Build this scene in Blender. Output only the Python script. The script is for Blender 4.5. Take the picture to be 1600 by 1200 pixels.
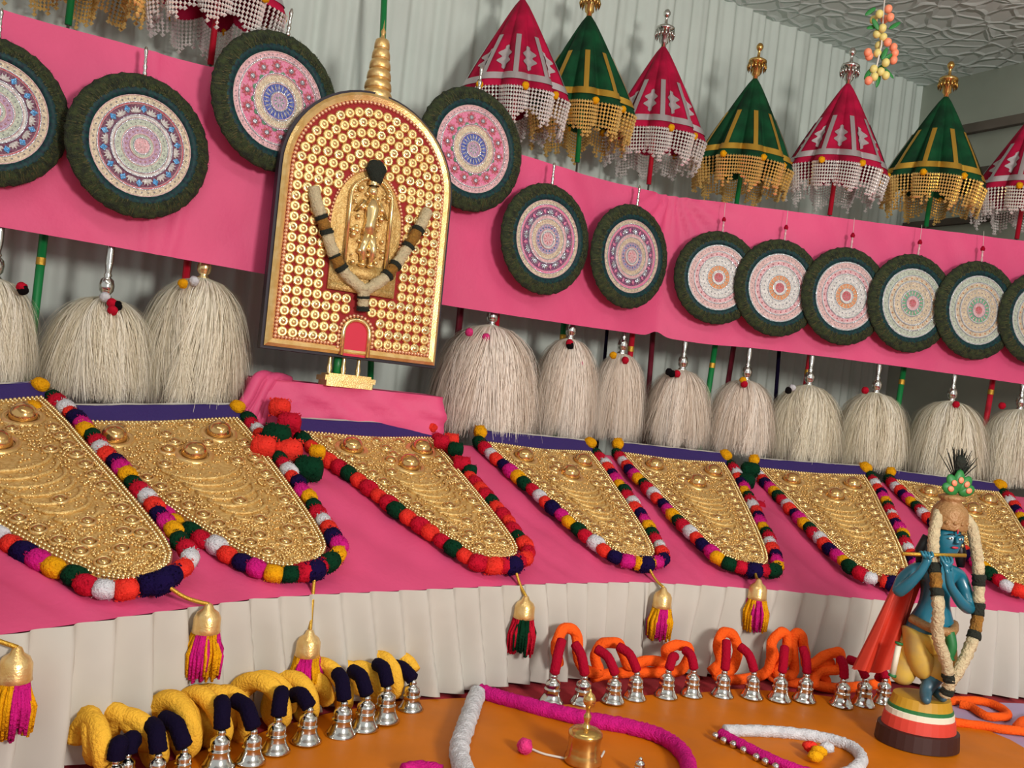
import bpy, math, random
from mathutils import Matrix, Vector, noise
random.seed(7)
for o in list(bpy.data.objects): bpy.data.objects.remove(o)
SC = bpy.context.scene
COL = SC.collection
PI = math.pi
# ------------------------------------------------------------------ camera, world, lights, exposure
FPX, ROLL, EYE = 1400.0, math.radians(6.6), 1.1
cd = bpy.data.cameras.new('camera'); cam = bpy.data.objects.new('camera', cd); COL.objects.link(cam)
cd.sensor_width = 36.0; cd.lens = FPX / 1600 * 36.0
cam.matrix_world = Matrix.Translation((0, 0, EYE)) @ Matrix.Rotation(PI/2, 4, 'X') @ Matrix.Rotation(ROLL, 4, 'Z')
SC.camera = cam
wd = bpy.data.worlds.new('hall_ambient'); SC.world = wd; wd.use_nodes = True
bg = wd.node_tree.nodes['Background']; bg.inputs[0].default_value = (.93, .95, .93, 1); bg.inputs[1].default_value = .62
def area(name, loc, target, size, power, col, size_y=None):
    l = bpy.data.lights.new(name, 'AREA'); l.energy = power; l.color = col
    l.shape = 'RECTANGLE' if size_y else 'DISK'; l.size = size
    if size_y: l.size_y = size_y
    o = bpy.data.objects.new(name, l); COL.objects.link(o); o.location = loc
    o.rotation_euler = (Vector(target) - Vector(loc)).to_track_quat('-Z', 'Y').to_euler()
    return o
area('flood_lamp', (2.5, -1.1, 2.05), (.6, 4.6, 1.5), .8, 225, (1.0, .94, .88))
area('hall_tube_light', (-.4, 1.2, 3.6), (-.2, 3.2, .6), 2.6, 22, (.96, 1.0, .95), .25)
area('side_wall_fill', (2.6, 1.6, 3.3), (4.0, 5.8, 3.3), 1.2, 26, (.95, 1.0, .95), .2)  # added fill to brighten the right wall and ceiling, not a real fixture
SC.view_settings.view_transform = 'Standard'; SC.view_settings.look = 'None'
SC.view_settings.gamma = 1.0; SC.view_settings.use_curve_mapping = False
SC.view_settings.exposure = -0.14

# ------------------------------------------------------------------ photo pixel -> direction, plan curves
def uv(px, py):
    dx, dy = px - 800, py - 600
    c, s = math.cos(ROLL), math.sin(ROLL)
    return (dx*c + dy*s)/FPX, (-dx*s + dy*c)/FPX
def at(px, py, Y):
    u, v = uv(px, py); return Vector((u*Y, Y, EYE - v*Y))
def on_floor(px, py, z=0.0):
    u, v = uv(px, py); Y = (EYE - z)/v; return Vector((u*Y, Y, z))
def hit(c, u):
    for (x0, y0), (x1, y1) in zip(c, c[1:]):
        dx, dy = x1-x0, y1-y0
        t = (u*y0 - x0)/(dx - u*dy)
        if -1e-6 <= t <= 1+1e-6: return x0 + t*dx, y0 + t*dy
    raise ValueError('no hit %s' % u)
def on(c, px, py, dy=0):
    u, v = uv(px, py); h = hit(c, u); Y = h[1] + dy
    return Vector((u*Y, Y, EYE - v*Y))
def offset(c, d):
    o = []
    for i, p in enumerate(c):
        a = c[max(0, i-1)]; b = c[min(len(c)-1, i+1)]
        dx, dy = b[0]-a[0], b[1]-a[1]; l = math.hypot(dx, dy)
        o.append((p[0] + dy/l*d, p[1] - dx/l*d))
    return o
D = [(-3.5, 2.49), (.79, 5.15), (3.72, 5.604)]             # line the pink band hangs on
T = offset(D, .22)                                        # back edge of the bench
F = [(-1.75, 1.35), (-1.12, 2.15), (-.93, 2.40), (-.70, 2.69), (-.52, 2.84), (-.18, 3.08), (.205, 3.36), (.61, 3.60),
     (1.16, 3.745), (1.65, 3.79), (2.32, 3.88), (4.0, 4.08)]   # front edge of the bench
W = [(-4.4, 5.35-.62*4.4), (3.0, 7.21)]                   # curtain wall
PHI_A, PHI_B = math.atan(.62), math.atan(.155)
CEIL = 3.856
def sample(c, n):
    L = [0]
    for a, b in zip(c, c[1:]): L.append(L[-1] + math.dist(a, b))
    out = []
    for i in range(n+1):
        s = L[-1]*i/n
        for k in range(len(c)-1):
            if s <= L[k+1] + 1e-9:
                t = (s - L[k])/(L[k+1]-L[k]); break
        a, b = c[k], c[k+1]
        out.append((Vector((a[0]+(b[0]-a[0])*t, a[1]+(b[1]-a[1])*t, 0)), Vector((b[0]-a[0], b[1]-a[1], 0)).normalized(), s))
    return out

# ------------------------------------------------------------------ materials
def lin(c):
    c = c/255.0
    return c/12.92 if c <= .04045 else ((c+.055)/1.055)**2.4
MATS = {}
def mat(name, rgb, rough=.6, metal=0.0, var=.0, vscale=20, bump=0.0, bscale=80, sheen=0.0, stretch=None, rgb2=None, spec=.5, trans=0.0, coat=0.0):
    m = bpy.data.materials.new(name); m.use_nodes = True; MATS[name] = m
    nt = m.node_tree; b = nt.nodes['Principled BSDF']
    c = tuple(lin(k) for k in rgb) + (1,)
    b.inputs['Base Color'].default_value = c
    b.inputs['Roughness'].default_value = rough; b.inputs['Metallic'].default_value = metal
    b.inputs['Specular IOR Level'].default_value = spec
    if sheen: b.inputs['Sheen Weight'].default_value = sheen
    if trans: b.inputs['Transmission Weight'].default_value = trans
    if coat: b.inputs['Coat Weight'].default_value = coat
    tc = nt.nodes.new('ShaderNodeTexCoord'); mp = nt.nodes.new('ShaderNodeMapping')
    nt.links.new(tc.outputs['Object'], mp.inputs['Vector'])
    if stretch: mp.inputs['Scale'].default_value = stretch
    if var or rgb2:
        n = nt.nodes.new('ShaderNodeTexNoise'); n.inputs['Scale'].default_value = vscale; n.inputs['Detail'].default_value = 3
        nt.links.new(mp.outputs[0], n.inputs['Vector'])
        r = nt.nodes.new('ShaderNodeValToRGB')
        c2 = tuple(lin(k) for k in rgb2) + (1,) if rgb2 else tuple(k*(1-var) for k in c[:3]) + (1,)
        r.color_ramp.elements[0].position = .35; r.color_ramp.elements[0].color = c2
        r.color_ramp.elements[1].position = .65; r.color_ramp.elements[1].color = c
        nt.links.new(n.outputs['Fac'], r.inputs[0]); nt.links.new(r.outputs[0], b.inputs['Base Color'])
    if bump:
        n = nt.nodes.new('ShaderNodeTexNoise'); n.inputs['Scale'].default_value = bscale; n.inputs['Detail'].default_value = 2
        nt.links.new(mp.outputs[0], n.inputs['Vector'])
        bp = nt.nodes.new('ShaderNodeBump'); bp.inputs['Strength'].default_value = bump; bp.inputs['Distance'].default_value = .01
        nt.links.new(n.outputs['Fac'], bp.inputs['Height']); nt.links.new(bp.outputs[0], b.inputs['Normal'])
    return m
mat('pink_cloth', (222, 78, 126), .62, var=.10, vscale=3, bump=.12, bscale=60)
mat('curtain', (196, 206, 198), .85, var=.06, vscale=4)
mat('skirt', (192, 188, 178), .85, var=.08, vscale=5)
mat('ceiling', (204, 218, 212), .7)
mat('side_wall', (214, 218, 204), .8, var=.08, vscale=3)
mat('trim', (92, 84, 74), .7, var=.2, vscale=6)
mat('carpet', (164, 34, 44), .95, var=.25, vscale=14, bump=.3, bscale=220)
mat('mustard', (204, 112, 0), .5, var=.16, vscale=5, bump=.25, bscale=9, spec=.3)
mat('lavender', (172, 152, 186), .6, var=.1, vscale=6)
mat('gold', (240, 206, 142), .3, .7, rgb2=(226, 184, 112), vscale=30, bump=.12, bscale=180)
mat('gold_smooth', (242, 212, 150), .2, .85)
mat('gold_dome', (226, 182, 116), .15, .9)
mat('gold_plate', (232, 198, 128), .42, .45, rgb2=(206, 164, 92), vscale=70, bump=.5, bscale=160)
mat('copper_bead', (240, 184, 148), .3, .6)
mat('brass', (222, 188, 116), .22, .9, rgb2=(196, 152, 78), vscale=18)
mat('silver', (214, 212, 206), .16, 1.0)
mat('fringe_silver', (246, 242, 238), .16, .4)
mat('fringe_gold', (244, 208, 128), .16, .45)
mat('silver_dull', (168, 164, 156), .35, 1.0, bump=.3, bscale=120)
mat('silver_ribbon', (196, 188, 190), .42, .7, bump=.3, bscale=300)
mat('gold_ribbon', (206, 162, 62), .42, .75, bump=.3, bscale=300)
mat('red_felt', (150, 36, 38), .9)
mat('door_red', (206, 20, 58), .6)
mat('dark_back', (30, 20, 34), .6)
mat('navy_cloth', (46, 26, 96), .75, bump=.2, bscale=90)
mat('velvet_green', (10, 72, 40), .75, rgb2=(5, 44, 24), vscale=9, spec=.2)
mat('velvet_pink', (178, 12, 60), .7, rgb2=(140, 6, 44), vscale=9, spec=.2)
mat('pole_green', (14, 120, 60), .4)
mat('pole_red', (186, 20, 44), .4)
mat('pole_maroon', (104, 22, 40), .45)
mat('pole_grey', (98, 90, 86), .4, .4)
mat('feather', (54, 66, 30), .85, rgb2=(26, 34, 20), vscale=14, bump=.8, bscale=60)
mat('feather_brown', (80, 74, 40), .85, rgb2=(38, 52, 26), vscale=20)
mat('feather_teal', (6, 62, 60), .6, rgb2=(8, 26, 40), vscale=22, spec=.3)
mat('hair', (226, 216, 190), .7, rgb2=(212, 198, 166), vscale=9, stretch=(3, 3, .5))
mat('hair_warm', (228, 212, 194), .7, rgb2=(212, 192, 170), vscale=9, stretch=(3, 3, .5))
for n, c in dict(yellow=(236, 166, 18), green=(8, 54, 32), red=(196, 22, 48), white=(216, 216, 220), orange=(236, 56, 44), navy=(24, 12, 60), magenta=(206, 30, 128),
                 pink=(226, 60, 130), black=(18, 14, 16)).items():
    mat('wool_'+n, c, .95, var=.25, vscale=40, bump=.7, bscale=160, spec=.1)
mat('rope_yellow', (246, 188, 62), .9, var=.15, vscale=16, bump=.6, bscale=130, spec=.1)
mat('rope_orange', (250, 96, 30), .9, var=.15, vscale=16, bump=.6, bscale=130, spec=.1)
mat('wrap_navy', (15, 7, 34), .9, bump=.4, bscale=120, spec=.1)
mat('wrap_red', (158, 10, 40), .9, bump=.5, bscale=120, spec=.1)
mat('garland_cream', (202, 186, 148), .9, var=.2, vscale=50, bump=.9, bscale=110)
mat('garland_brown', (150, 104, 34), .9, var=.3, vscale=60, bump=.9, bscale=130)
mat('garland_dark', (24, 30, 20), .9, bump=.8, bscale=120)
mat('blue_skin', (24, 108, 130), .32, var=.12, vscale=8, coat=.3)
mat('blue_feet', (54, 92, 108), .4)
mat('dhoti', (214, 180, 66), .6, rgb2=(186, 160, 96), vscale=14)
mat('cape', (204, 56, 34), .55, var=.2, vscale=8)
mat('plinth_brown', (52, 22, 18), .5); mat('plinth_red', (206, 62, 46), .5); mat('plinth_white', (222, 218, 196), .5)
mat('plinth_green', (30, 110, 56), .5); mat('plinth_yellow', (186, 142, 26), .5)
mat('hair_black', (14, 12, 16), .5); mat('lip_red', (190, 40, 60), .5); mat('eye_white', (235, 235, 230), .4)
mat('crown_brown', (158, 118, 72), .5, .15, bump=.5, bscale=90)
mat('leaf_green', (34, 120, 52), .5); mat('fruit_yellow', (216, 200, 120), .5); mat('fruit_peach', (240, 140, 104), .5)
mat('string', (210, 206, 196), .7)
mat('glass', (235, 240, 245), .05, trans=.9)
# fan faces
for n, c, r, me in [('f_border', (226, 190, 186), .4, .2), ('f_dark', (60, 24, 40), .5, 0), ('f_cream', (222, 206, 178), .35, .3), ('f_red', (190, 70, 84), .5, 0),
                    ('f_maroon', (96, 34, 66), .45, .2), ('f_white', (226, 224, 220), .35, .2), ('f_mint', (196, 206, 188), .4, .2), ('f_lilac', (176, 140, 170), .35, .3),
                    ('f_blue', (70, 150, 214), .2, .5), ('f_navyblue', (52, 70, 160), .3, .4), ('f_pink', (222, 110, 150), .4, .1), ('f_palepink', (232, 186, 190), .4, .2),
                    ('f_purple', (112, 40, 92), .4, .2), ('f_orange', (214, 130, 74), .4, .2), ('f_green', (92, 158, 116), .4, .2), ('f_holo', (206, 214, 224), .12, .9)]:
    mat(n, c, r, me*.7, rgb2=tuple(int(k*.62+255*.30) for k in c) if sum(c) < 560 else tuple(int(k*.84) for k in c), vscale=26, bump=.5, bscale=50)
# ceiling: embossed ruched pattern
m = MATS['ceiling']; nt = m.node_tree; b = nt.nodes['Principled BSDF']
tc = nt.nodes.new('ShaderNodeTexCoord'); ns = nt.nodes.new('ShaderNodeTexNoise'); ns.inputs['Scale'].default_value = 2.2
mx = nt.nodes.new('ShaderNodeMix'); mx.data_type = 'VECTOR'; mx.inputs[0].default_value = .22
nt.links.new(tc.outputs['Object'], ns.inputs['Vector']); nt.links.new(tc.outputs['Object'], mx.inputs[4]); nt.links.new(ns.outputs['Color'], mx.inputs[5])
vo = nt.nodes.new('ShaderNodeTexVoronoi'); vo.feature = 'DISTANCE_TO_EDGE'; vo.inputs['Scale'].default_value = 9.0
nt.links.new(mx.outputs[1], vo.inputs['Vector'])
rp = nt.nodes.new('ShaderNodeValToRGB'); rp.color_ramp.elements[0].color = (1, 1, 1, 1); rp.color_ramp.elements[1].color = (0, 0, 0, 1); rp.color_ramp.elements[1].position = .16
bp = nt.nodes.new('ShaderNodeBump'); bp.inputs['Strength'].default_value = .6; bp.inputs['Distance'].default_value = .035
nt.links.new(vo.outputs[0], rp.inputs[0]); nt.links.new(rp.outputs[0], bp.inputs['Height']); nt.links.new(bp.outputs[0], b.inputs['Normal'])

# ------------------------------------------------------------------ mesh helpers
IDN = Matrix.Identity(4)
class MB:
    def __init__(s): s.v = []; s.f = []; s.m = []
    def add(s, vs, fs, m=0, M=None):
        o = len(s.v)
        s.v += [tuple(M @ Vector(p)) for p in vs] if M is not None else [tuple(p) for p in vs]
        s.f += [tuple(i+o for i in f) for f in fs]; s.m += [m]*len(fs)
    def box(s, c, d, m=0, M=None):
        x, y, z = c; a, b, h = d[0]/2, d[1]/2, d[2]/2
        vs = [(x+i*a, y+j*b, z+k*h) for k in (-1, 1) for j in (-1, 1) for i in (-1, 1)]
        s.add(vs, [(0, 2, 3, 1), (4, 5, 7, 6), (0, 1, 5, 4), (2, 6, 7, 3), (0, 4, 6, 2), (1, 3, 7, 5)], m, M)
    def lathe(s, prof, n=24, m=0, M=None, rf=None, ms=None):
        vs = []; fs = []; k = len(prof); mm = []
        for i in range(n):
            a = 2*PI*i/n
            for j, (r, z) in enumerate(prof):
                q = r*(rf(a, j/(k-1)) if rf else 1)
                vs.append((q*math.cos(a), q*math.sin(a), z))
        for i in range(n):
            i2 = (i+1) % n
            for j in range(k-1):
                fs.append((i*k+j, i2*k+j, i2*k+j+1, i*k+j+1)); mm.append(ms[j] if ms else m)
        o = len(s.f); s.add(vs, fs, m, M); s.m[o:] = mm
    def ball(s, c, r, seg=10, rings=6, m=0, M=None, jit=0):
        if not hasattr(r, '__len__'): r = (r, r, r)
        vs = [(c[0], c[1], c[2]-r[2])]
        for j in range(1, rings):
            t = -PI/2 + PI*j/rings
            for i in range(seg):
                a = 2*PI*i/seg; q = 1 + random.uniform(-jit, jit)
                vs.append((c[0]+q*r[0]*math.cos(t)*math.cos(a), c[1]+q*r[1]*math.cos(t)*math.sin(a), c[2]+q*r[2]*math.sin(t)))
        vs.append((c[0], c[1], c[2]+r[2])); e = len(vs)-1
        fs = [(0, 1+(i+1) % seg, 1+i) for i in range(seg)]
        for j in range(rings-2):
            for i in range(seg):
                a = 1+j*seg+i; b2 = 1+j*seg+(i+1) % seg
                fs.append((a, b2, b2+seg, a+seg))
        fs += [(e, 1+(rings-2)*seg+i, 1+(rings-2)*seg+(i+1) % seg) for i in range(seg)]
        s.add(vs, fs, m, M)
    def octa(s, c, r, m=0, M=None, rz=None):
        x, y, z = c; h = rz or r
        s.add([(x+r, y, z), (x, y+r, z), (x-r, y, z), (x, y-r, z), (x, y, z+h), (x, y, z-h)],
              [(0, 1, 4), (1, 2, 4), (2, 3, 4), (3, 0, 4), (1, 0, 5), (2, 1, 5), (3, 2, 5), (0, 3, 5)], m, M)
    def tube(s, path, r, n=8, m=0, M=None, cap=True, bumpf=None):
        P = [Vector(p) for p in path]; k = len(P)
        R = r if hasattr(r, '__len__') else [r]*k
        t = (P[1]-P[0]).normalized(); up = Vector((0, 0, 1)) if abs(t.z) < .9 else Vector((1, 0, 0))
        nrm = (up - t*up.dot(t)).normalized(); vs = []; fs = []
        for i in range(k):
            t = (P[min(i+1, k-1)] - P[max(i-1, 0)])
            t = t.normalized() if t.length > 1e-9 else Vector((0, 0, 1))
            nrm = nrm - t*nrm.dot(t); nrm = nrm.normalized() if nrm.length > 1e-6 else t.orthogonal().normalized()
            bn = t.cross(nrm)
            for j in range(n):
                a = 2*PI*j/n; q = R[i]*(bumpf(i, a) if bumpf else 1)
                vs.append(P[i] + (nrm*math.cos(a) + bn*math.sin(a))*q)
        for i in range(k-1):
            for j in range(n):
                j2 = (j+1) % n
                fs.append((i*n+j, i*n+j2, (i+1)*n+j2, (i+1)*n+j))
        if cap: fs.append(tuple(range(n-1, -1, -1))); fs.append(tuple((k-1)*n+j for j in range(n)))
        s.add(vs, fs, m, M)
    def grid(s, fn, nu, nv, m=0, M=None):
        vs = [fn(i/nu, j/nv) for i in range(nu+1) for j in range(nv+1)]
        fs = [(i*(nv+1)+j, (i+1)*(nv+1)+j, (i+1)*(nv+1)+j+1, i*(nv+1)+j+1) for i in range(nu) for j in range(nv)]
        s.add(vs, fs, m, M)
    def mesh(s, name, mats, smooth=True):
        me = bpy.data.meshes.new(name); me.from_pydata(s.v, [], s.f)
        if isinstance(mats, str): mats = [mats]
        for k in mats: me.materials.append(MATS[k])
        me.polygons.foreach_set('material_index', s.m)
        me.polygons.foreach_set('use_smooth', [smooth]*len(s.f))
        me.update(); return me
def link(name, me, parent=None, M=None, kind=None):
    o = bpy.data.objects.new(name, me); COL.objects.link(o)
    if parent is not None: o.parent = parent
    if M is not None: o.matrix_basis = M
    if kind: o['kind'] = kind
    return o
def tag(o, label, cat, group=None):
    o['label'] = label; o['category'] = cat
    if group: o['group'] = group
    return o
def thing(name, label, cat, M=IDN, group=None):
    o = bpy.data.objects.new(name, None); COL.objects.link(o); o.matrix_basis = M; o.empty_display_size = .05
    return tag(o, label, cat, group)
def world_part(name, me, root, kind=None):            # mesh given in world coordinates under a placed thing
    return link(name, me, root, root.matrix_basis.inverted(), kind)
def struct(name, mb, mats, smooth=True):
    o = link(name, mb.mesh(name, mats, smooth)); o['kind'] = 'structure'; return o
def spawn(root, proto):
    for p in proto:
        o = link(p[0], p[1], root, p[2] if len(p) > 2 else None, p[3] if len(p) > 3 else None)
        if len(p) > 4:
            for c in p[4]: link(c[0], c[1], o, c[2] if len(c) > 2 else None, c[3] if len(c) > 3 else None)
def smoothpath(pts, n=8):
    P = [Vector(p) for p in pts]; out = []
    for i in range(len(P)-1):
        p0 = P[max(0, i-1)]; p1 = P[i]; p2 = P[i+1]; p3 = P[min(len(P)-1, i+2)]
        for k in range(n):
            t = k/n
            out.append(.5*((2*p1) + (p2-p0)*t + (2*p0-5*p1+4*p2-p3)*t*t + (3*p1-p0-3*p2+p3)*t**3))
    out.append(P[-1]); return out
RX90 = Matrix.Rotation(PI/2, 4, 'X')

# ------------------------------------------------------------------ room
mb = MB(); mb.box((1, 4, -.02), (14, 14, .04)); struct('floor', mb, 'carpet')
def curtain():
    S = sample(W, 1100); rnd = [random.uniform(-.4, .4) for _ in range(900)]
    n = Vector((math.sin(PHI_A), -math.cos(PHI_A), 0))
    def fn(a, b):
        i = min(int(a*1100+.5), 1100); p, t, s = S[i]
        z = b*CEIL
        w = .010*math.sin(s*46 + 4*noise.noise((s*1.3, z*.12, 0))) + .006*math.sin(s*83 + 5*noise.noise((s*2.1, z*.15, 3))) + .010*math.sin(s*15 + 4*noise.noise((s*.7, z*.1, 5))) + .03*noise.noise((s*2.2, z*.35, 9))
        q = p + n*(w)
        return (q.x, q.y, z)
    m = MB(); m.grid(fn, 1100, 8); return m
struct('wall_back', curtain(), 'curtain')
mb = MB()
cx, cy = W[1]
ax = Vector((math.sin(PHI_A), -math.cos(PHI_A), 0))     # right wall runs towards the camera
L = 6.0
Mr = Matrix(((ax.x, math.cos(PHI_A), 0, cx), (ax.y, math.sin(PHI_A), 0, cy), (0, 0, 1, 0), (0, 0, 0, 1)))
mb.box((L/2-.2, .05, CEIL/2), (L+.4, .1, CEIL), M=Mr); struct('wall_right', mb, 'side_wall')
for k, (z, h, d) in enumerate([(3.42, .07, .05), (3.02, .16, .07), (2.72, .05, .04)]):
    mb = MB(); mb.box((L/2, -d/2, z), (L, d, h), M=Mr); struct('trim_%d' % (k+1), mb, 'trim', False)
mb = MB()
c0 = Vector((cx, cy, CEIL)); bx_ = Vector((math.cos(PHI_A), math.sin(PHI_A), 0))
def cfn(a, b):
    p = c0 + bx_*(.4 - a*9.4) + ax*(b*7.4 - .4); return (p.x, p.y, CEIL)
mb.grid(cfn, 4, 4); struct('ceiling', mb, 'ceiling')

# ------------------------------------------------------------------ bench cloth, skirt, floor cloths
PAIRS = [((-460, 640), (-125, 1005)), ((-100, 640), (232, 925)), ((240, 652), (475, 918)), ((572, 664), (788, 890)), ((835, 692), (995, 888)), ((1047, 708), (1168, 890)),
         ((1262, 745), (1385, 915)), ((1470, 765), (1612, 935))]
TZ, FZ = .80, .375
def arc_of(c, p):
    best = None; acc = 0
    for a, b in zip(c, c[1:]):
        l = math.dist(a, b); t = max(0, min(1, ((p[0]-a[0])*(b[0]-a[0]) + (p[1]-a[1])*(b[1]-a[1]))/l/l))
        d = math.hypot(a[0]+(b[0]-a[0])*t - p[0], a[1]+(b[1]-a[1])*t - p[1])
        if best is None or d < best[0]: best = (d, acc + t*l)
        acc += l
    return best[1], acc
TS, FS = [0], [0]
for a, b in PAIRS:
    p = on(T, *a); q = on(F, *b)
    TS.append(arc_of(T, p)[0]); FS.append(arc_of(F, q)[0])
TS.append(arc_of(T, T[0])[1]); FS.append(arc_of(F, F[0])[1])
def at_arc(c, s):
    for a, b in zip(c, c[1:]):
        l = math.dist(a, b)
        if s <= l or (a, b) == (c[-2], c[-1]):
            t = s/l; return Vector((a[0]+(b[0]-a[0])*t, a[1]+(b[1]-a[1])*t, 0))
        s -= l
def surf(a, b):
    x = a*(len(TS)-1); k = min(int(x), len(TS)-2); t = x-k
    p = at_arc(T, TS[k] + (TS[k+1]-TS[k])*t); q = at_arc(F, FS[k] + (FS[k+1]-FS[k])*t)
    r = p.lerp(q, b); r.z = TZ + (FZ-TZ)*b
    return r
mb = MB()
def clothfn(a, b):
    if b < .12:                                          # hangs down behind the back edge
        p = surf(a, 0); p.z = TZ*(b/.12)**1.0 if b > 0 else 0; return p
    p = surf(a, min(1, (b-.12)/.88)); k = (b-.12)/.88
    p.z += (.012*noise.noise((a*30, k*3, 2)) + .008*noise.noise((a*70+k*6, k*5, 7)) - .035*abs(noise.noise((a*46-k*3, k*.9, 11))))*(1-abs(2*k-1)**6) - .004*(1-abs(2*k-1)**6)
    if b == 1: p.z -= .004; p.x += .002; p.y -= .008
    return p
mb.grid(clothfn, 240, 34)
tag(link('tablecloth', mb.mesh('tablecloth', 'pink_cloth')), 'pink satin cloth spread over the sloping bench under the gold caparisons', 'tablecloth')
mb = MB()
FSs = sample(F, 760)
def skfn(a, b):
    i = int(a*760+.5); p, t, s = FSs[i]; n = Vector((t.y, -t.x, 0))
    ph = s/.105 + .8*noise.noise((s*1.1, 0, 3)) + (1-b)*(.75*math.sin(s*1.7+1))
    fr = ph - math.floor(ph)
    saw = (fr/.86 if fr < .86 else (1-fr)/.14)
    saw = saw*saw*(3-2*saw); w = .010 + (.016 + .065*(1-b)**.6*(.6+.7*abs(noise.noise((s*2.3, 1, 8)))))*saw + .03*(1-b)*noise.noise((s*3, b, 1))
    zb = .012 + .07*max(0, noise.noise((s*1.9, 4, 4))) + .008*saw
    q = p + n*w; return (q.x, q.y, zb + (FZ-.001-zb)*b)
mb.grid(skfn, 760, 8)
tag(link('table_skirt', mb.mesh('table_skirt', 'skirt')), 'off-white pleated cloth skirt hanging along the front of the bench', 'table skirt')
def sheet(name, edge, near, z, m, label, rip):
    a = [on_floor(*p) for p in edge]; b = [on_floor(*p) for p in near]
    A = smoothpath(a, 8); n = len(A)-1
    mb = MB()
    def fn(u, w):
        i = int(u*n+.5); p = A[i]; x = u*(len(b)-1); k = min(int(x), len(b)-2); q = b[k].lerp(b[k+1], x-k)
        r = p.lerp(q, w); r.z = z + rip*max(-.6, noise.noise((r.x*3+r.y*2, r.y*9, 3))) ; return r
    mb.grid(fn, n, 30)
    vs = len(mb.v)
    tag(link(name, mb.mesh(name, m)), label, 'cloth')
sheet('floor_cloth', [(150, 1232), (280, 1192), (420, 1146), (560, 1110), (720, 1096), (860, 1107), (980, 1094), (1100, 1086), (1200, 1082), (1300, 1094), (1380, 1106), (1490, 1124), (1620, 1184)],
      [(-250, 1700), (400, 1750), (1000, 1750), (1650, 1600)], .012, 'mustard', 'mustard orange satin sheet spread on the floor before the bench', .008)
sheet('floor_cloth', [(1462, 1100), (1520, 1098), (1700, 1108)], [(1440, 1150), (1540, 1180), (1720, 1260)], .006, 'lavender', 'pale lavender sheet on the floor beyond the figurine', .003)

# ------------------------------------------------------------------ pink band behind the fans
DS = sample(D, 420)
mb = MB(); sc = arc_of(D, D[1])[0]
topz = lambda x: 2.283 + .03*max(0, x-1.2)*.9
def bandfn(a, b):
    i = int(a*420+.5); p, t, s = DS[i]; n = Vector((t.y, -t.x, 0)); d = s - sc
    z0 = 1.462 + .012*math.sin(s*1.3) + .03*math.exp(-(d/.05)**2) - .01*math.exp(-((d-.3)/.2)**2)
    z1 = topz(p.x) - .015*math.exp(-((d+.5)/.5)**2)
    z = z0 + (z1-z0)*b
    # folds fan out from where the band is pinned up
    ang = math.atan2(d, (z1+.05-z)); rr = math.hypot(d, z1-z)
    w = .018*math.sin(ang*14)*math.exp(-rr/.35) + .016*noise.noise((s*3.5+z*1.5, z*1.6, 2)) + .006*noise.noise((s*11+z*7, z*2, 6)) + .02*noise.noise((s*.8, z*.8, 5)) + .014*abs(noise.noise((s*2.2-z*2.6, s*.4+z*.9, 12)))
    w += .012*math.exp(-((s-2.42-.1*(b-.5))/.02)**2) + .010*math.exp(-((s-2.28+.05*b)/.015)**2)
    q = p + n*w; return (q.x, q.y, z)
mb.grid(bandfn, 420, 26)
tag(link('cloth_band', mb.mesh('cloth_band', 'pink_cloth')), 'long pink cloth band strung up behind the feather fans', 'cloth band')

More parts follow.
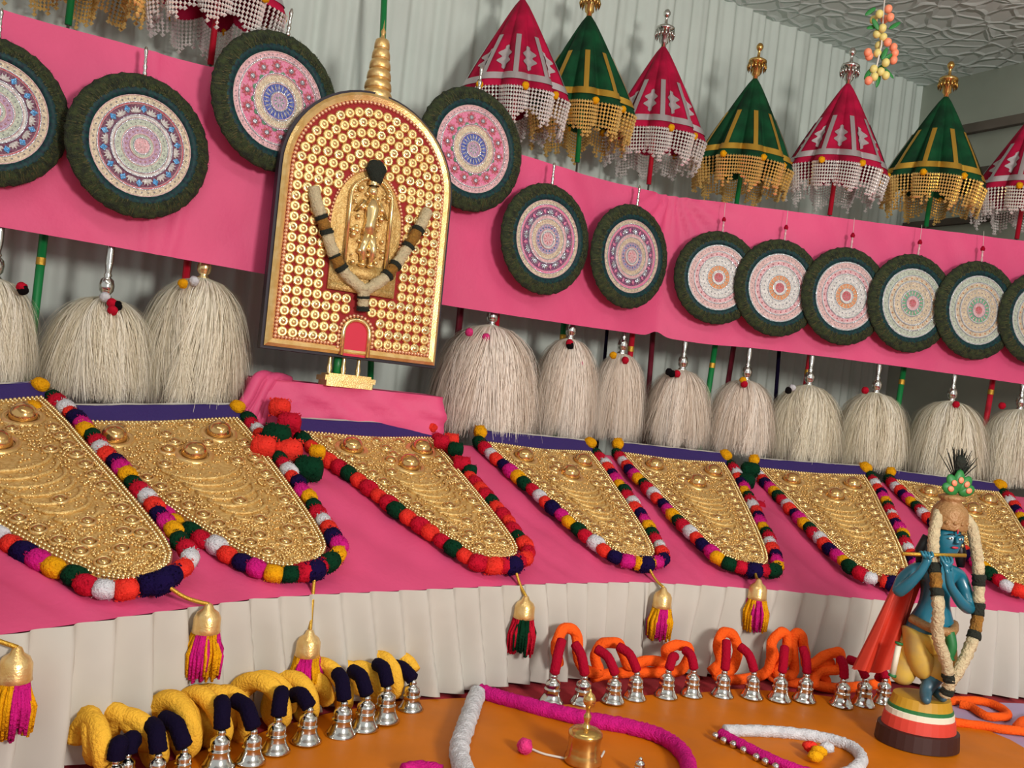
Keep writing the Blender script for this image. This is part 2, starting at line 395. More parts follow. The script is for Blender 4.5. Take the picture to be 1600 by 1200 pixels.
# ------------------------------------------------------------------ parasols
def parasol_proto(kind):
    gold = kind == 'green'
    cl = 'velvet_green' if gold else 'velvet_pink'; rb = 'gold_ribbon' if gold else 'silver_ribbon'; fr = 'fringe_gold' if gold else 'fringe_silver'
    NR = 10; A = 3.15; LEN = .55; R = .262
    def rad(t, a): return .010 + R*t**.86*(1 + (.30*abs(math.cos(NR*a/2)) - .17)*min(1, .3+t))
    def zz(t, a): return A - LEN*t - .022*t*(abs(math.cos(NR*a/2))-.5)
    out = []
    m = MB()
    def cf(u, t):
        a = 2*PI*u; r = rad(t, a); return (r*math.cos(a), r*math.sin(a), zz(t, a))
    m.grid(cf, 160, 14)
    out.append(('canopy', m.mesh('canopy', cl)))
    m = MB()
    def strip(a0, w, t0, t1, off):
        def f(u, v):
            t = t0 + (t1-t0)*v; r = rad(t, a0) ; a = a0 + (u-.5)*w/max(.05, r); r = rad(t, a) + off
            return (r*math.cos(a), r*math.sin(a), zz(t, a))
        q = MB(); q.grid(f, 3, 8); return q
    for k in range(NR):
        out.append(('ribbon', strip(2*PI*k/NR, .026, .44, .90, .005).mesh('ribbon', rb)))
    m = MB()
    def hb(u, v):
        a = 2*PI*u; t = .86 + .07*v; r = rad(t, a) + .006; return (r*math.cos(a), r*math.sin(a), zz(t, a))
    m.grid(hb, 160, 2); out.append(('hem_band', m.mesh('hem_band', rb)))
    if not gold:
        for k in range(NR):
            a0 = 2*PI*(k+.5)/NR; m = MB()
            def leaf(u, v):
                t = .56 + .27*v; r = rad(t, a0); a = a0 + (u-.5)*.062*(math.sin(PI*v)**.7*(.72 + .28*math.cos(v*19)) + .02)/max(.05, r); r = rad(t, a) + .006
                return (r*math.cos(a), r*math.sin(a), zz(t, a))
            m.grid(leaf, 4, 18)
            out.append(('applique', m.mesh('applique', rb)))
    m = MB()
    for i in range(132):
        a = 2*PI*i/132; r = rad(1, a) - .002; nb = 7 + int(2*math.cos(NR*a)) + random.choice((0, 0, 1, 2))
        for j in range(nb):
            m.octa((r*math.cos(a)*(1-.012*j), r*math.sin(a)*(1-.012*j), zz(1, a) - .006 - j*.0185), .0088 if j < nb-1 else .013, rz=.0105)
    out.append(('bead_fringe', m.mesh('bead_fringe', fr, False), None, 'stuff'))
    ms = MB(); ms.ball((0, 0, 0), .020, 9, 7, jit=.12); me = ms.mesh('pompom', 'wool_yellow')
    for k in range(8):
        a = 2*PI*(k+.25)/8; r = rad(1, a)+.012; out.append(('pompom', me, Matrix.Translation((r*math.cos(a), r*math.sin(a), zz(1, a)))))
    m = MB(); m.lathe([(0, A-.03), (.014, A-.03), (.015, A+.01), (.026, A+.02), (.024, A+.05), (.036, A+.06), (.034, A+.085), (.056, A+.095), (.054, A+.108), (.03, A+.122), (.010, A+.13), (.008, A+.165), (.012, A+.17),
             (.014, A+.172), (.021, A+.186), (.021, A+.198), (.012, A+.213), (0, A+.216)], 16)
    for i in range(16):
        a = 2*PI*i/16; m.octa((.053*math.cos(a), .053*math.sin(a), A+.066), .008, rz=.030)
    out.append(('finial', m.mesh('finial', 'brass' if gold else 'silver')))
    pc = 'pole_green' if gold else 'pole_red'
    m = MB(); m.lathe([(0, 2.34), (.014, 2.34), (.014, A-.02), (0, A-.02)], 10, 0); m.lathe([(0, 0), (.017, 0), (.017, 1.7), (0, 1.7)], 10, 0)
    m.lathe([(0, 1.7), (.006, 1.7), (.006, 2.34), (0, 2.34)], 8, 1)
    m.lathe([(.0185, 1.36), (.0185, 1.39)], 10, 2)
    out.append(('pole', m.mesh('pole', [pc, 'pole_grey', 'gold_ribbon'])))
    return out
PAR = {'green': parasol_proto('green'), 'pink': parasol_proto('pink')}
U = offset(D, -.16)
plist = [('pink', (817, -4), (800, 205), 'crimson velvet parasol next to the golden panel, over a mirror-flowered fan'),
         ('green', (921, 22), (905, 215), 'green velvet parasol tucked between two crimson ones, nearest the golden panel'),
         ('pink', (1037, 72), (1016, 265), 'crimson silver-fringed parasol above the pinched fold of the pink band'),
         ('green', (1180, 122), (1152, 310), 'green gold-striped parasol above the first overlapping feather fan'),
         ('pink', (1325, 130), (1300, 310), 'crimson parasol with its tip just below the hanging fruit garland'),
         ('green', (1478, 150), (1452, 320), 'green parasol standing against the moulded side wall'),
         ('pink', (1622, 172), (1596, 330), 'crimson parasol farthest along the row, beyond the green one at the side wall'),
         ('pink', None, (336, 40), 'crimson parasol with silver bead fringe above the pink band, behind the mirror-flowered fan'),
         ('green', None, (112, -8), 'green parasol with gold fringe and green pole over the large blue-starred fans')]
for kind, ap, he, lab in plist:
    h = on(U, *he)
    if ap:
        a = on(U, *ap); d = (a-h).normalized()
        tilt = Vector((d.x, 0, d.z)).normalized(); s = a.z/3.15
        base = a - tilt*(a.z/tilt.z)
        M = Matrix.Translation((base.x, h.y, 0)) @ tilt.to_track_quat('Z', 'Y').to_matrix().to_4x4() @ Matrix.Scale(s/1.0, 4)
    else: M = Matrix.Translation((h.x, h.y, 0)) @ Matrix.Scale(1.0, 4)
    t = thing('parasol', lab, 'parasol', M, 'ceremonial parasols behind the pink band'); spawn(t, PAR[kind])
# extra poles that show below or above the band
def lone_pole(top, bot, Yc, m, lab, r=.016, to_floor=True):
    a = on(Yc, *top); b = on(Yc, *bot); d = (a-b)
    if to_floor: b = b - d*(b.z/d.z)
    mb = MB(); mb.tube([b, a], r, 10)
    tag(link('pole', mb.mesh('pole', m)), lab, 'pole', 'poles behind the pink band')
UP = offset(D, -.28)
lone_pole((606, -160), (598, 60), UP, 'pole_green', 'bright green pole rising behind the tiered gold finial of the panel')
lone_pole((1022, 500), (1014, 600), UP, 'pole_maroon', 'thin maroon pole below the band\'s pinched fold')
lone_pole((1150, 520), (1134, 620), UP, 'pole_maroon', 'maroon pole between the whisks beside a green one')
lone_pole((1218, 540), (1212, 620), UP, 'wrap_navy', 'black pole behind the whisks under the overlapping fans', .012)
lone_pole((950, 500), (943, 580), UP, 'wrap_navy', 'thin black pole between two narrow whisks', .010)
lone_pole((722, 460), (712, 560), UP, 'pole_maroon', 'maroon pole standing beside the golden panel\'s lower corner', .018)

# ------------------------------------------------------------------ feather fans
def fan_proto(kind):
    out = []
    m = MB()
    prof = [(.70, -.05), (.70, .03), (.76, .075), (.84, .095), (.92, .075), (.98, .035), (1.0, 0), (.96, -.04), (.85, -.06), (.70, -.05)]
    m.lathe(prof, 110, 0, RX90, rf=lambda a, t: 1 + (.010*math.sin(a*31)+.008*math.sin(a*47+1))*t)
    out.append(('rim', m.mesh('rim', 'feather')))
    m = MB()
    for i in range(620):
        a = random.uniform(0, 2*PI); r0 = random.uniform(.74, .90); r1 = min(1.035, r0 + random.uniform(.10, .18)); w = .008
        h = lambda r: .10 - 9*(r-.84)**2*.35 + .006
        c, s_ = math.cos(a), math.sin(a); px, py = -s_*w, c*w
        m.add([(r0*c-px, -h(r0), r0*s_-py), (r0*c+px, -h(r0), r0*s_+py), (r1*c, -max(.0, h(r1))+.004, r1*s_)], [(0, 1, 2)], random.randint(0, 1))
    out.append(('feather_barbs', m.mesh('feather_barbs', ['feather_brown', 'feather'], False), None, 'stuff'))
    m = MB(); m.lathe([(.69, .04), (.72, .085), (.775, .092), (.80, .085)], 110, 0, RX90, rf=lambda a, t: 1 + .014*math.sin(a*40)*t)
    out.append(('feather_eye_ring', m.mesh('feather_eye_ring', 'feather_teal')))
    B = {'star': [(.745, .055, 'f_border'), (.705, .045, 'f_dark'), (.695, .05, 'f_cream'), (.60, .06, 'f_red'), (.578, .04, 'f_maroon'), (.425, .062, 'f_white'), (.385, .05, 'f_red'),
                  (.37, .055, 'f_mint'), (.275, .05, 'f_red'), (.262, .05, 'f_lilac'), (.165, .06, 'f_mint'), (.115, .064, 'f_palepink')],
         'flower': [(.745, .055, 'f_border'), (.705, .045, 'f_dark'), (.695, .05, 'f_palepink'), (.615, .055, 'f_red'), (.60, .045, 'f_pink'), (.395, .06, 'f_red'), (.375, .055, 'f_cream'),
                    (.27, .05, 'f_red'), (.255, .05, 'f_navyblue'), (.135, .06, 'f_white'), (.12, .06, 'f_lilac')],
         'plum': [(.745, .055, 'f_border'), (.705, .045, 'f_dark'), (.695, .05, 'f_cream'), (.62, .055, 'f_pink'), (.575, .04, 'f_purple'), (.43, .06, 'f_palepink'), (.37, .05, 'f_dark'),
                  (.36, .055, 'f_cream'), (.275, .05, 'f_dark'), (.262, .045, 'f_lilac'), (.17, .06, 'f_white'), (.13, .06, 'f_palepink')],
         'sun': [(.745, .055, 'f_white'), (.69, .045, 'f_dark'), (.68, .05, 'f_border'), (.56, .055, 'f_red'), (.545, .05, 'f_palepink'), (.45, .06, 'f_mint'), (.43, .055, 'f_white'),
                 (.27, .05, 'f_red'), (.255, .055, 'f_orange'), (.15, .06, 'f_white'), (.10, .062, 'f_red')],
         'pale': [(.745, .055, 'f_white'), (.69, .045, 'f_dark'), (.68, .05, 'f_mint'), (.56, .055, 'f_border'), (.545, .05, 'f_cream'), (.45, .06, 'f_white'), (.43, .055, 'f_cream'),
                  (.27, .05, 'f_red'), (.255, .055, 'f_green'), (.15, .06, 'f_palepink'), (.08, .062, 'f_red')]}[kind]
    ks = sorted(set(b_[2] for b_ in B)); m = MB(); prof = [(.745, -.03)]; ms = []
    for i, (r, h, k) in enumerate(B):
        r1 = B[i+1][0] if i+1 < len(B) else 0
        prof += [(r, h), (r1, h)]; ms += [ks.index(k), ks.index(k)]
    m.lathe(prof, 64, 0, RX90, ms=ms)
    ks = ks + ['f_holo']
    for i, (r, h, k) in enumerate(B):
        if r > .1: m.lathe([(r+.009, h*.5), (r+.006, h+.012), (r-.006, h+.012), (r-.009, h*.5)], 64, len(ks)-1 if i % 2 else ks.index(B[0][2]), RX90)
    out.append(('fan_face', m.mesh('fan_face', ks, False)))
    def ring(name, r, n, fn, mats, kind_='stuff', ph=0):
        q = MB()
        for i in range(n):
            a = 2*PI*(i+ph)/n; fn(q, Matrix.Rotation(-a, 4, 'Y') @ Matrix.Translation((r, -.055, 0)), i)
        out.append((name, q.mesh(name, mats, False), None, kind_))
    dot = lambda s: (lambda q, M, i: q.octa((0, 0, 0), s, 0, M))
    def kite(l, w, y=-.012):
        return lambda q, M, i: q.add([(-l, 0, 0), (0, 0, w), (l, 0, 0), (0, 0, -w), (0, y, 0)], [(0, 4, 1), (1, 4, 2), (2, 4, 3), (3, 4, 0)], 0, M)
    def star(l, w):
        def f(q, M, i):
            for k in range(-2, 3): kite(l*(1-.12*abs(k)), w)(q, M @ Matrix.Translation((-l, 0, 0)) @ Matrix.Rotation(k*.5, 4, 'Y') @ Matrix.Translation((l, 0, 0)), i)
        return f
    if kind == 'star':
        ring('spangle_ring', .645, 46, dot(.016), 'f_holo'); ring('petal_ring', .50, 14, star(.055, .02), 'f_white'); ring('leaf_ring', .515, 14, kite(.055, .045), 'f_blue', ph=.5)
        ring('spangle_ring', .325, 30, dot(.014), 'f_holo'); ring('spangle_ring', .215, 20, dot(.018), 'f_palepink'); ring('petal_ring', .06, 8, kite(.05, .016), 'f_red')
    elif kind == 'flower':
        ring('spangle_ring', .655, 60, dot(.012), 'f_holo')
        q = MB(); q.lathe([(.036, -.01), (.036, .014), (.024, .024), (0, .026)], 12, 0, RX90); ms_ = q.mesh('mirror_stud', 'f_holo')
        q = MB()
        for k in range(8): kite(.038, .022)(q, Matrix.Rotation(k*PI/4, 4, 'Y') @ Matrix.Translation((.055, 0, 0)), 0)
        pm = q.mesh('petals', 'f_red', False)
        for i in range(14):
            M = Matrix.Rotation(-2*PI*i/14, 4, 'Y') @ Matrix.Translation((.50, -.055, 0))
            out.append(('mirror_stud', ms_, M, None, [('petals', pm)]))
        ring('leaf_ring', .415, 14, star(.03, .014), 'f_green', ph=.5); ring('petal_ring', .195, 22, kite(.05, .012), 'f_white'); ring('petal_ring', .06, 8, kite(.05, .016), 'f_green')
        ring('spangle_ring', .32, 36, dot(.008), 'f_orange')
    elif kind == 'plum':
        ring('petal_ring', .50, 12, star(.06, .02), 'f_holo'); ring('petal_ring', .50, 12, kite(.05, .03), 'f_pink', ph=.5); ring('spangle_ring', .655, 50, dot(.010), 'f_holo')
        ring('spangle_ring', .215, 20, dot(.018), 'f_blue'); ring('spangle_ring', .32, 36, dot(.009), 'f_red'); ring('petal_ring', .07, 8, kite(.05, .018), 'f_red')
    else:
        ring('spangle_ring', .62, 40, dot(.014), 'f_holo'); ring('spangle_ring', .50, 26, dot(.018), 'f_red' if kind == 'sun' else 'f_orange', ph=.3); ring('spangle_ring', .35, 26, dot(.02), 'f_holo')
        ring('ray_ring', .205, 18, kite(.045, .018), 'f_cream' if kind == 'sun' else 'f_palepink'); ring('petal_ring', .06, 8, kite(.045, .016), 'f_green'); ring('spangle_ring', .40, 30, dot(.010), 'f_lilac')
    m = MB()
    if kind in ('star', 'flower', 'plum'):
        m.lathe([(0, .97), (.028, .97), (.034, 1.02), (.02, 1.06), (.03, 1.09), (.032, 1.12), (.018, 1.15), (.027, 1.18), (.018, 1.22), (.024, 1.27), (.03, 1.33), (.018, 1.38), (0, 1.4)], 12)
        out.append(('handle', m.mesh('handle', 'silver')))
    else:
        m.lathe([(0, .97), (.02, .97), (.024, 1.04), (.014, 1.08), (.024, 1.12), (.014, 1.17), (.024, 1.21), (0, 1.22)], 10, 0)
        m.lathe([(0, 1.2), (.04, 1.22), (.045, 1.26), (.02, 1.31), (0, 1.31)], 10, 1); m.tube([(0, 0, 1.3), (0, .02, 1.62)], .005, 5, 2)
        out.append(('handle', m.mesh('handle', ['f_palepink', 'wrap_red', 'string'])))
    return out
FANS = {k: fan_proto(k) for k in ('star', 'flower', 'plum', 'sun', 'pale')}
FD = offset(D, .09)
fans = [('star', (-14, 174), 232, 4, 'green-rimmed feather fan with blue star ring, partly beyond the large round one'),
        ('star', (219, 229), 222, 7, 'large feather fan with blue star ring hung alone low on the pink band'),
        ('flower', (433, 160), 216, 9, 'mirror-flowered pink feather fan above the gold-handled whisk, rimmed dark green'),
        ('flower', (737, 234), 192, 0, 'mirror-flowered pink feather fan on the parasol side of the golden panel'),
        ('plum', (853, 374), 173, 0, 'plum-ringed feather fan hung nearer the golden panel'),
        ('plum', (984, 401), 162, 1, 'plum-ringed feather fan hung beside the band\'s pinched fold'),
        ('sun', (1121, 434), 140, 5, 'orange-sun feather fan overlapped only on one side, first after the pinched fold'),
        ('sun', (1216, 450), 146, 7, 'orange-sun feather fan second in the overlapping row after the pinched fold'),
        ('sun', (1320, 463), 147, 7, 'orange-sun feather fan third in the overlapping row after the pinched fold'),
        ('pale', (1423, 474), 148, 7, 'pale green-centred feather fan fourth in the overlapping row after the pinched fold'),
        ('pale', (1526, 485), 148, 7, 'pale green-centred feather fan fifth in the overlapping row after the pinched fold'),
        ('pale', (1621, 498), 140, 7, 'pale feather fan sixth and last of the overlapping row after the pinched fold')]
for k, p, hpx, yaw, lab in fans:
    c = on(FD, *p); R = hpx/FPX*c.y/2*(1.04 if p[0] > 1040 else 1)
    phi = (PHI_A if p[0] < 1040 else PHI_B) + math.radians(yaw*.7 if p[0] > 1040 else (11 if p[0] < 500 else 4))
    M = Matrix.Translation(c) @ Matrix.Rotation(phi, 4, 'Z') @ Matrix.Rotation(math.radians(random.uniform(-3, 3)), 4, 'Y') @ Matrix.Scale(R, 4)
    t = thing('feather_fan', lab, 'feather fan', M, 'peacock feather fans on the pink band'); spawn(t, FANS[k])

# ------------------------------------------------------------------ yak-hair whisks (unit: hair 1 high, half width .5*aspect)
for hn in ('hair', 'hair_warm'):                     # strand-by-strand tint
    nt = MATS[hn].node_tree; b = nt.nodes['Principled BSDF']; at_ = nt.nodes.new('ShaderNodeAttribute'); at_.attribute_name = 'tint'
    r = nt.nodes.new('ShaderNodeValToRGB'); cols = [(202, 188, 156), (238, 230, 208), (250, 246, 234)] if hn == 'hair' else [(206, 186, 164), (240, 226, 210), (250, 244, 236)]
    r.color_ramp.elements.new(.5)
    for k_, c_ in enumerate(cols): r.color_ramp.elements[k_].color = tuple(lin(q) for q in c_) + (1,)
    nt.links.new(at_.outputs['Fac'], r.inputs[0]); nt.links.new(r.outputs[0], b.inputs['Base Color']); b.inputs['Specular IOR Level'].default_value = .25
def hair_mesh(seed, matn):
    rnd = random.Random(seed); m = MB(); tint = []
    m.lathe([(0, -.01), (.10, -.04), (.21, -.14), (.31, -.3), (.37, -.55), (.36, -.76), (.28, -.86), (0, -.84)], 22, 0, rf=lambda a, t: 1 + .05*math.sin(a*7+seed)+.03*math.sin(a*13))
    tint += [.4]*len(m.v)
    for i in range(13000):
        a = rnd.uniform(0, 2*PI); lay = rnd.random()**.45
        ck = noise.noise((math.cos(a)*3.2, math.sin(a)*3.2, seed*3.1)); cl = noise.noise((math.cos(a)*7+lay*2, math.sin(a)*7, seed*1.7))
        Rk = (.20 + .285*lay)*(1 + .10*ck); ln = rnd.uniform(.78, 1.0)*(1 + .07*cl) if rnd.random() < .8 else rnd.uniform(.45, .9)
        wob = 1.1*noise.noise((math.cos(a)*2.3, math.sin(a)*2.3, lay*2+seed)) + rnd.gauss(0, .13); w = rnd.uniform(.0011, .0030); fl = rnd.gauss(0, .05)
        if rnd.random() < .06: fl += rnd.uniform(.03, .12)
        n = 6; vs = []; tv = min(1, max(0, .5 + .45*cl + rnd.gauss(0, .16))); ph = rnd.uniform(0, 6)
        for j in range(n+1):
            t = j/n; r = Rk*(1-(1-t)**2.0)**.72*(1 - .16*max(0, t-.55)) + fl*t*t
            aa = a + wob*t*t*.55 + .03*math.sin(t*5+ph); z = -ln*(t**1.25)*.99 + .03*(1-t)*t
            ww = w*(1-.7*t*t); c, s_ = math.cos(aa), math.sin(aa)
            vs += [(r*c - s_*ww, r*s_ + c*ww, z), (r*c + s_*ww, r*s_ - c*ww, z)]; tint += [tv, tv]
        m.add(vs, [(2*j, 2*j+1, 2*j+3, 2*j+2) for j in range(n)])
    me = m.mesh('hair', matn); at2 = me.attributes.new('tint', 'FLOAT', 'POINT'); at2.data.foreach_set('value', tint)
    return me
HAIR = [hair_mesh(1, 'hair'), hair_mesh(2, 'hair_warm'), hair_mesh(3, 'hair')]
m = MB(); m.lathe([(0, -.05), (.05, -.04), (.055, .0), (.03, .02), (.05, .04), (.055, .07), (.045, .10), (.022, .115), (.03, .125), (.02, .14), (.03, .2), (.022, .45), (.016, .5), (0, .5)], 14)
HND = {'silver': m.mesh('handle', 'silver'), 'gold': m.mesh('handle', 'gold_smooth')}
def bead(c):
    q = MB(); q.ball((0, 0, 0), .035, 9, 7, jit=.1); return q.mesh('pompom', 'wool_'+c)
BEAD = {c: bead(c) for c in ('red', 'white', 'yellow', 'black', 'pink', 'magenta', 'green')}
WK = offset(D, -.06)
whisks = [((-8, 432), 605, 140, 'silver', 0, [('red', (34, 449)), ('black', (36, 453))], 'yak-hair whisk beyond the green pole with the gold collar'),
          ((165, 462), 628, 162, 'silver', 0, [('white', (164, 464)), ('red', (175, 474)), ('red', (176, 485)), ('black', (183, 478))], 'cream yak-hair whisk with silver handle and red beads, next to the green pole'),
          ((318, 432), 642, 166, 'gold', 2, [('yellow', (286, 443)), ('white', (303, 439))], 'cream yak-hair whisk with gold handle beside the golden panel'),
          ((768, 506), 688, 166, 'silver', 1, [('pink', (759, 527)), ('pink', (733, 519))], 'large yak-hair whisk beside the pink pedestal with two pink beads'),
          ((891, 527), 688, 104, 'silver', 1, [('red', (890, 536)), ('black', (891, 540)), ('pink', (906, 569)), ('black', (902, 573))], 'narrow yak-hair whisk with dangling pink and black bead'),
          ((972, 550), 692, 88, 'silver', 1, [('yellow', (958, 555)), ('red', (977, 563))], 'narrowest yak-hair whisk, topped by a yellow and a red bead'),
          ((1066, 576), 702, 104, 'silver', 1, [('black', (1045, 581)), ('black', (1050, 584)), ('red', (1058, 584))], 'yak-hair whisk with a black bead pair, beside the maroon pole'),
          ((1166, 592), 714, 106, 'silver', 1, [('yellow', (1161, 594)), ('red', (1163, 600))], 'yak-hair whisk with a yellow and red bead beside the green pole'),
          ((1264, 600), 728, 114, 'silver', 2, [('black', (1232, 610)), ('white', (1238, 606))], 'yak-hair whisk with black and white beads at its shoulder'),
          ((1369, 612), 738, 112, 'silver', 2, [('red', (1352, 610))], 'yak-hair whisk with one red bead beside its silver handle'),
          ((1487, 625), 752, 118, 'silver', 0, [('red', (1494, 632))], 'yak-hair whisk behind the figurine\'s peacock crest, red bead on top'),
          ((1594, 638), 765, 116, 'silver', 0, [('red', (1566, 634))], 'yak-hair whisk last in the row beyond the figurine')]
for tp, yb, wpx, hk, hi, bd, lab in whisks:
    c = on(WK, *tp); b = on(WK, tp[0]-.11*(yb-tp[1]), yb); h = (c.z-b.z); wd_ = wpx/FPX*c.y
    M = Matrix.Translation(c)
    t = thing('yak_hair_whisk', lab, 'whisk', M, 'yak-hair whisks behind the bench')
    link('hair', HAIR[hi], t, Matrix.Rotation(random.uniform(0, 6), 4, 'Z') @ Matrix.Diagonal((wd_/.93, wd_/.93, h*.98, 1)), 'stuff')
    link('handle', HND[hk], t, Matrix.Translation((0, 0, -.01)) @ Matrix.Diagonal((.55, .55, .75, 1)))
    for cn, q in bd:
        dx = (q[0]-tp[0]); fr = max(.05, 1-(abs(dx)*1.6/wpx)**2)**.5
        dd = .30*wd_*(.5 + .5*(q[1]-tp[1])/(.35*(yb-tp[1]))) if q[1] > tp[1] else .06
        p = on(WK, q[0], q[1], -min(.42*wd_, .06 + dd)*fr)
        link('pompom', BEAD[cn], t, Matrix.Translation(p-c) @ Matrix.Scale(.6, 4))

# ------------------------------------------------------------------ golden panel (kolam)
KD = offset(D, .215); KP = offset(D, .06)
kb = on(KD, 552, 556); kt = on(KD, 590, 142); KH = (kt.z - kb.z)
KS = KH/1.19
box_top = on(KD, 560, 607).z
KM = Matrix.Translation((kb.x, kb.y, box_top)) @ Matrix.Rotation(math.radians(31), 4, 'Z') @ Matrix.Rotation(math.radians(-2.5), 4, 'X')
print('kolam', kb, KH, box_top)
kol = thing('ceremonial_panel', 'golden arched ceremonial panel studded with bosses on red felt, on the pink pedestal', 'ceremonial panel', KM)
Z0 = kb.z - box_top
HW, RH = .405*KS, .785*KS
def outline(hw, zb, zs, n=28):
    pts = [(-hw, zb), (-hw, zs)]
    pts += [(hw*math.cos(PI - PI*i/n), zs + hw*math.sin(PI*i/n)) for i in range(1, n)]
    return pts + [(hw, zs), (hw, zb)]
def slab(pts, y0, y1, mk, name, parent):
    n = len(pts); m = MB(); vs = [(x, y0, z) for x, z in pts] + [(x, y1, z) for x, z in pts]
    m.add(vs, [tuple(range(n)), tuple(range(2*n-1, n-1, -1))] + [(i, (i+1) % n, n+(i+1) % n, n+i) for i in range(n)])
    return link(name, m.mesh(name, mk, False), parent)
ZB, ZS = Z0, Z0 + RH
slab(outline(HW+.012, ZB-.012, ZS), .0, .05, 'dark_back', 'back_board', kol)
slab(outline(HW-.005, ZB+.005, ZS), -.008, .0, 'red_felt', 'felt_field', kol)
m = MB(); o1 = outline(HW, ZB, ZS); o2 = outline(HW-.034, ZB+.034, ZS); n = len(o1)
vs = [(x, -.010, z) for x, z in o1] + [(x, -.018, z) for x, z in [((a[0]*.6+b[0]*.4), (a[1]*.6+b[1]*.4)) for a, b in zip(o1, o2)]] + [(x, -.010, z) for x, z in o2]
m.add(vs, [(k*n+i, k*n+(i+1) % n, (k+1)*n+(i+1) % n, (k+1)*n+i) for k in range(2) for i in range(n)])
link('frame', m.mesh('frame', 'gold', False), kol)
def along(pts, step):
    out = []; 
    for a, b in zip(pts, pts[1:]):
        l = math.dist(a, b); n = max(1, int(l/step+.5))
        out += [(a[0]+(b[0]-a[0])*i/n, a[1]+(b[1]-a[1])*i/n) for i in range(n)]
    return out
m = MB()
for x, z in along(outline(HW-.043, ZB+.043, ZS, 60) + [(-HW+.043, ZB+.043)], .0155):
    if abs(x) < .095*KS and z < ZB+.05: continue
    m.ball((x, -.013, z), .0088, 7, 5)
link('bead_border', m.mesh('bead_border', 'copper_bead'), kol, None, 'stuff')
m = MB(); m.lathe([(.0226, 0), (.0226, .008), (.0205, .013), (.016, .015), (.013, .0125), (.0095, .016), (.003, .019), (0, .019)], 10, 0, RX90); boss = m.mesh('boss', 'gold')
m = MB(); m.lathe([(.0226, 0), (.0226, .008), (.0205, .013), (.016, .015), (.013, .0125), (.0095, .016), (.003, .019), (0, .019)], 10, 0, RX90); boss2 = m.mesh('boss', 'gold_smooth')
NX, NZ = .168*KS, .262*KS; NC = Z0 + .575*KS
step = .0455*KS; cnt = 0; KX = .162*KS
for k in range(7):
    a = HW - .068 - k*step
    pts = []
    nz = int((ZS - (ZB+.066))/step)
    for j in range(nz+1): pts += [(-a, ZB+.066+j*step), (a, ZB+.066+j*step)]
    na = max(2, int(PI*a/step)); z1 = ZB+.066+nz*step + step*.3
    pts += [(a*math.cos(PI*(i+.5)/na), z1 + a*math.sin(PI*(i+.5)/na)) for i in range(na)]
    for x, z in pts:
        if (x/(NX+.022))**2 + ((z-NC)/(NZ+.02))**2 < 1: continue
        if abs(x) < .155*KS and Z0+.27*KS < z < NC: continue
        if abs(x) < .062*KS+.02 and z < ZB + .19*KS: continue
        cnt += 1; link('boss', boss if (cnt*7) % 3 else boss2, kol, Matrix.Translation((x, -.008, z)) @ Matrix.Scale(1.07, 4))
print('bosses', cnt)
m = MB()
def nfn(u, v):
    a = 2*PI*u; r = v; x = NX*r*math.cos(a); z = NC + NZ*r*math.sin(a)
    y = -.012 - .028*(1-r*r) - .006*noise.noise((x*60, z*60, 1)) - .004*noise.noise((x*130, z*130, 4)); return (x, y, z)
m.grid(nfn, 72, 20)
m.box((0, -.018, Z0+.345*KS), (.315*KS, .02, .13*KS)); m.box((0, -.022, Z0+.295*KS), (.30*KS, .036, .03*KS)); m.box((0, -.024, Z0+.37*KS), (.22*KS, .04, .05*KS))
link('embossed_niche', m.mesh('embossed_niche', 'gold_plate'), kol)
m = MB()
for i in range(96):
    a = 2*PI*i/96; m.ball(((NX+.006)*math.cos(a), -.013, NC + (NZ+.006)*math.sin(a)), .0075, 6, 4)
link('bead_border', m.mesh('bead_border', 'copper_bead'), kol, None, 'stuff')
m = MB(); aw = .088*KS; az = Z0 + .40*KS; asz = Z0 + .70*KS
aw *= 1.12
pth = [(-aw, -.045, az), (-aw, -.045, asz)] + [(aw*math.cos(PI-PI*i/12), -.045, asz + aw*math.sin(PI*i/12)) for i in range(1, 12)] + [(aw, -.045, asz), (aw, -.045, az)]
m.tube(pth, .009, 8); link('niche_arch', m.mesh('niche_arch', 'gold_smooth'), kol)
# small gilt relief figure in the niche
m = MB(); g = lambda x, z: (x*1.2*KS, -.05, Z0 + (.40 + (z-.40)*1.08)*KS)
m.ball(g(0, .715), (.022, .02, .027), 12, 8); m.lathe([(.024, 0), (.026, .012), (.016, .03), (.010, .05), (0, .06)], 12, 0, Matrix.Translation(g(0, .738)))
m.tube([g(0, .69), g(.004, .64), g(0, .58), g(-.004, .53)], [.018, .036, .027, .034], 10)
m.tube([g(-.004, .54), g(-.02, .47), g(-.012, .41)], [.028, .02, .012], 8); m.tube([g(.004, .54), g(.022, .47), g(.016, .41)], [.028, .02, .012], 8)
m.tube([g(-.03, .67), g(-.06, .62), g(-.03, .655)], [.013, .011, .009], 8); m.tube([g(.03, .67), g(.062, .61), g(.02, .64)], [.013, .011, .009], 8)
m.ball(g(-.016, .405), (.02, .022, .01), 8, 6); m.ball(g(.018, .405), (.02, .022, .01), 8, 6)
for i in range(20):
    a = PI*i/19; m.ball(g(.07*math.cos(a), .70 + .07*math.sin(a)), .008, 6, 4)
for i in range(60): m.ball(g(random.uniform(-.066, .066), random.uniform(.41, .72)), random.uniform(.006, .015), 7, 5)
link('relief_figure', m.mesh('relief_figure', 'gold_smooth'), kol)
dw = .056*KS
m = MB(); pts = outline(dw, ZB-.004, ZB+.10*KS, 14); n = len(pts); m.add([(x, -.014, z) for x, z in pts], [tuple(range(n))])
link('doorway', m.mesh('doorway', 'door_red', False), kol)
m = MB(); m.tube([(x, -.016, z) for x, z in outline(dw+.006, ZB-.002, ZB+.10*KS, 14)], .011, 8); link('doorway_arch', m.mesh('doorway_arch', 'gold_smooth'), kol)
m = MB()
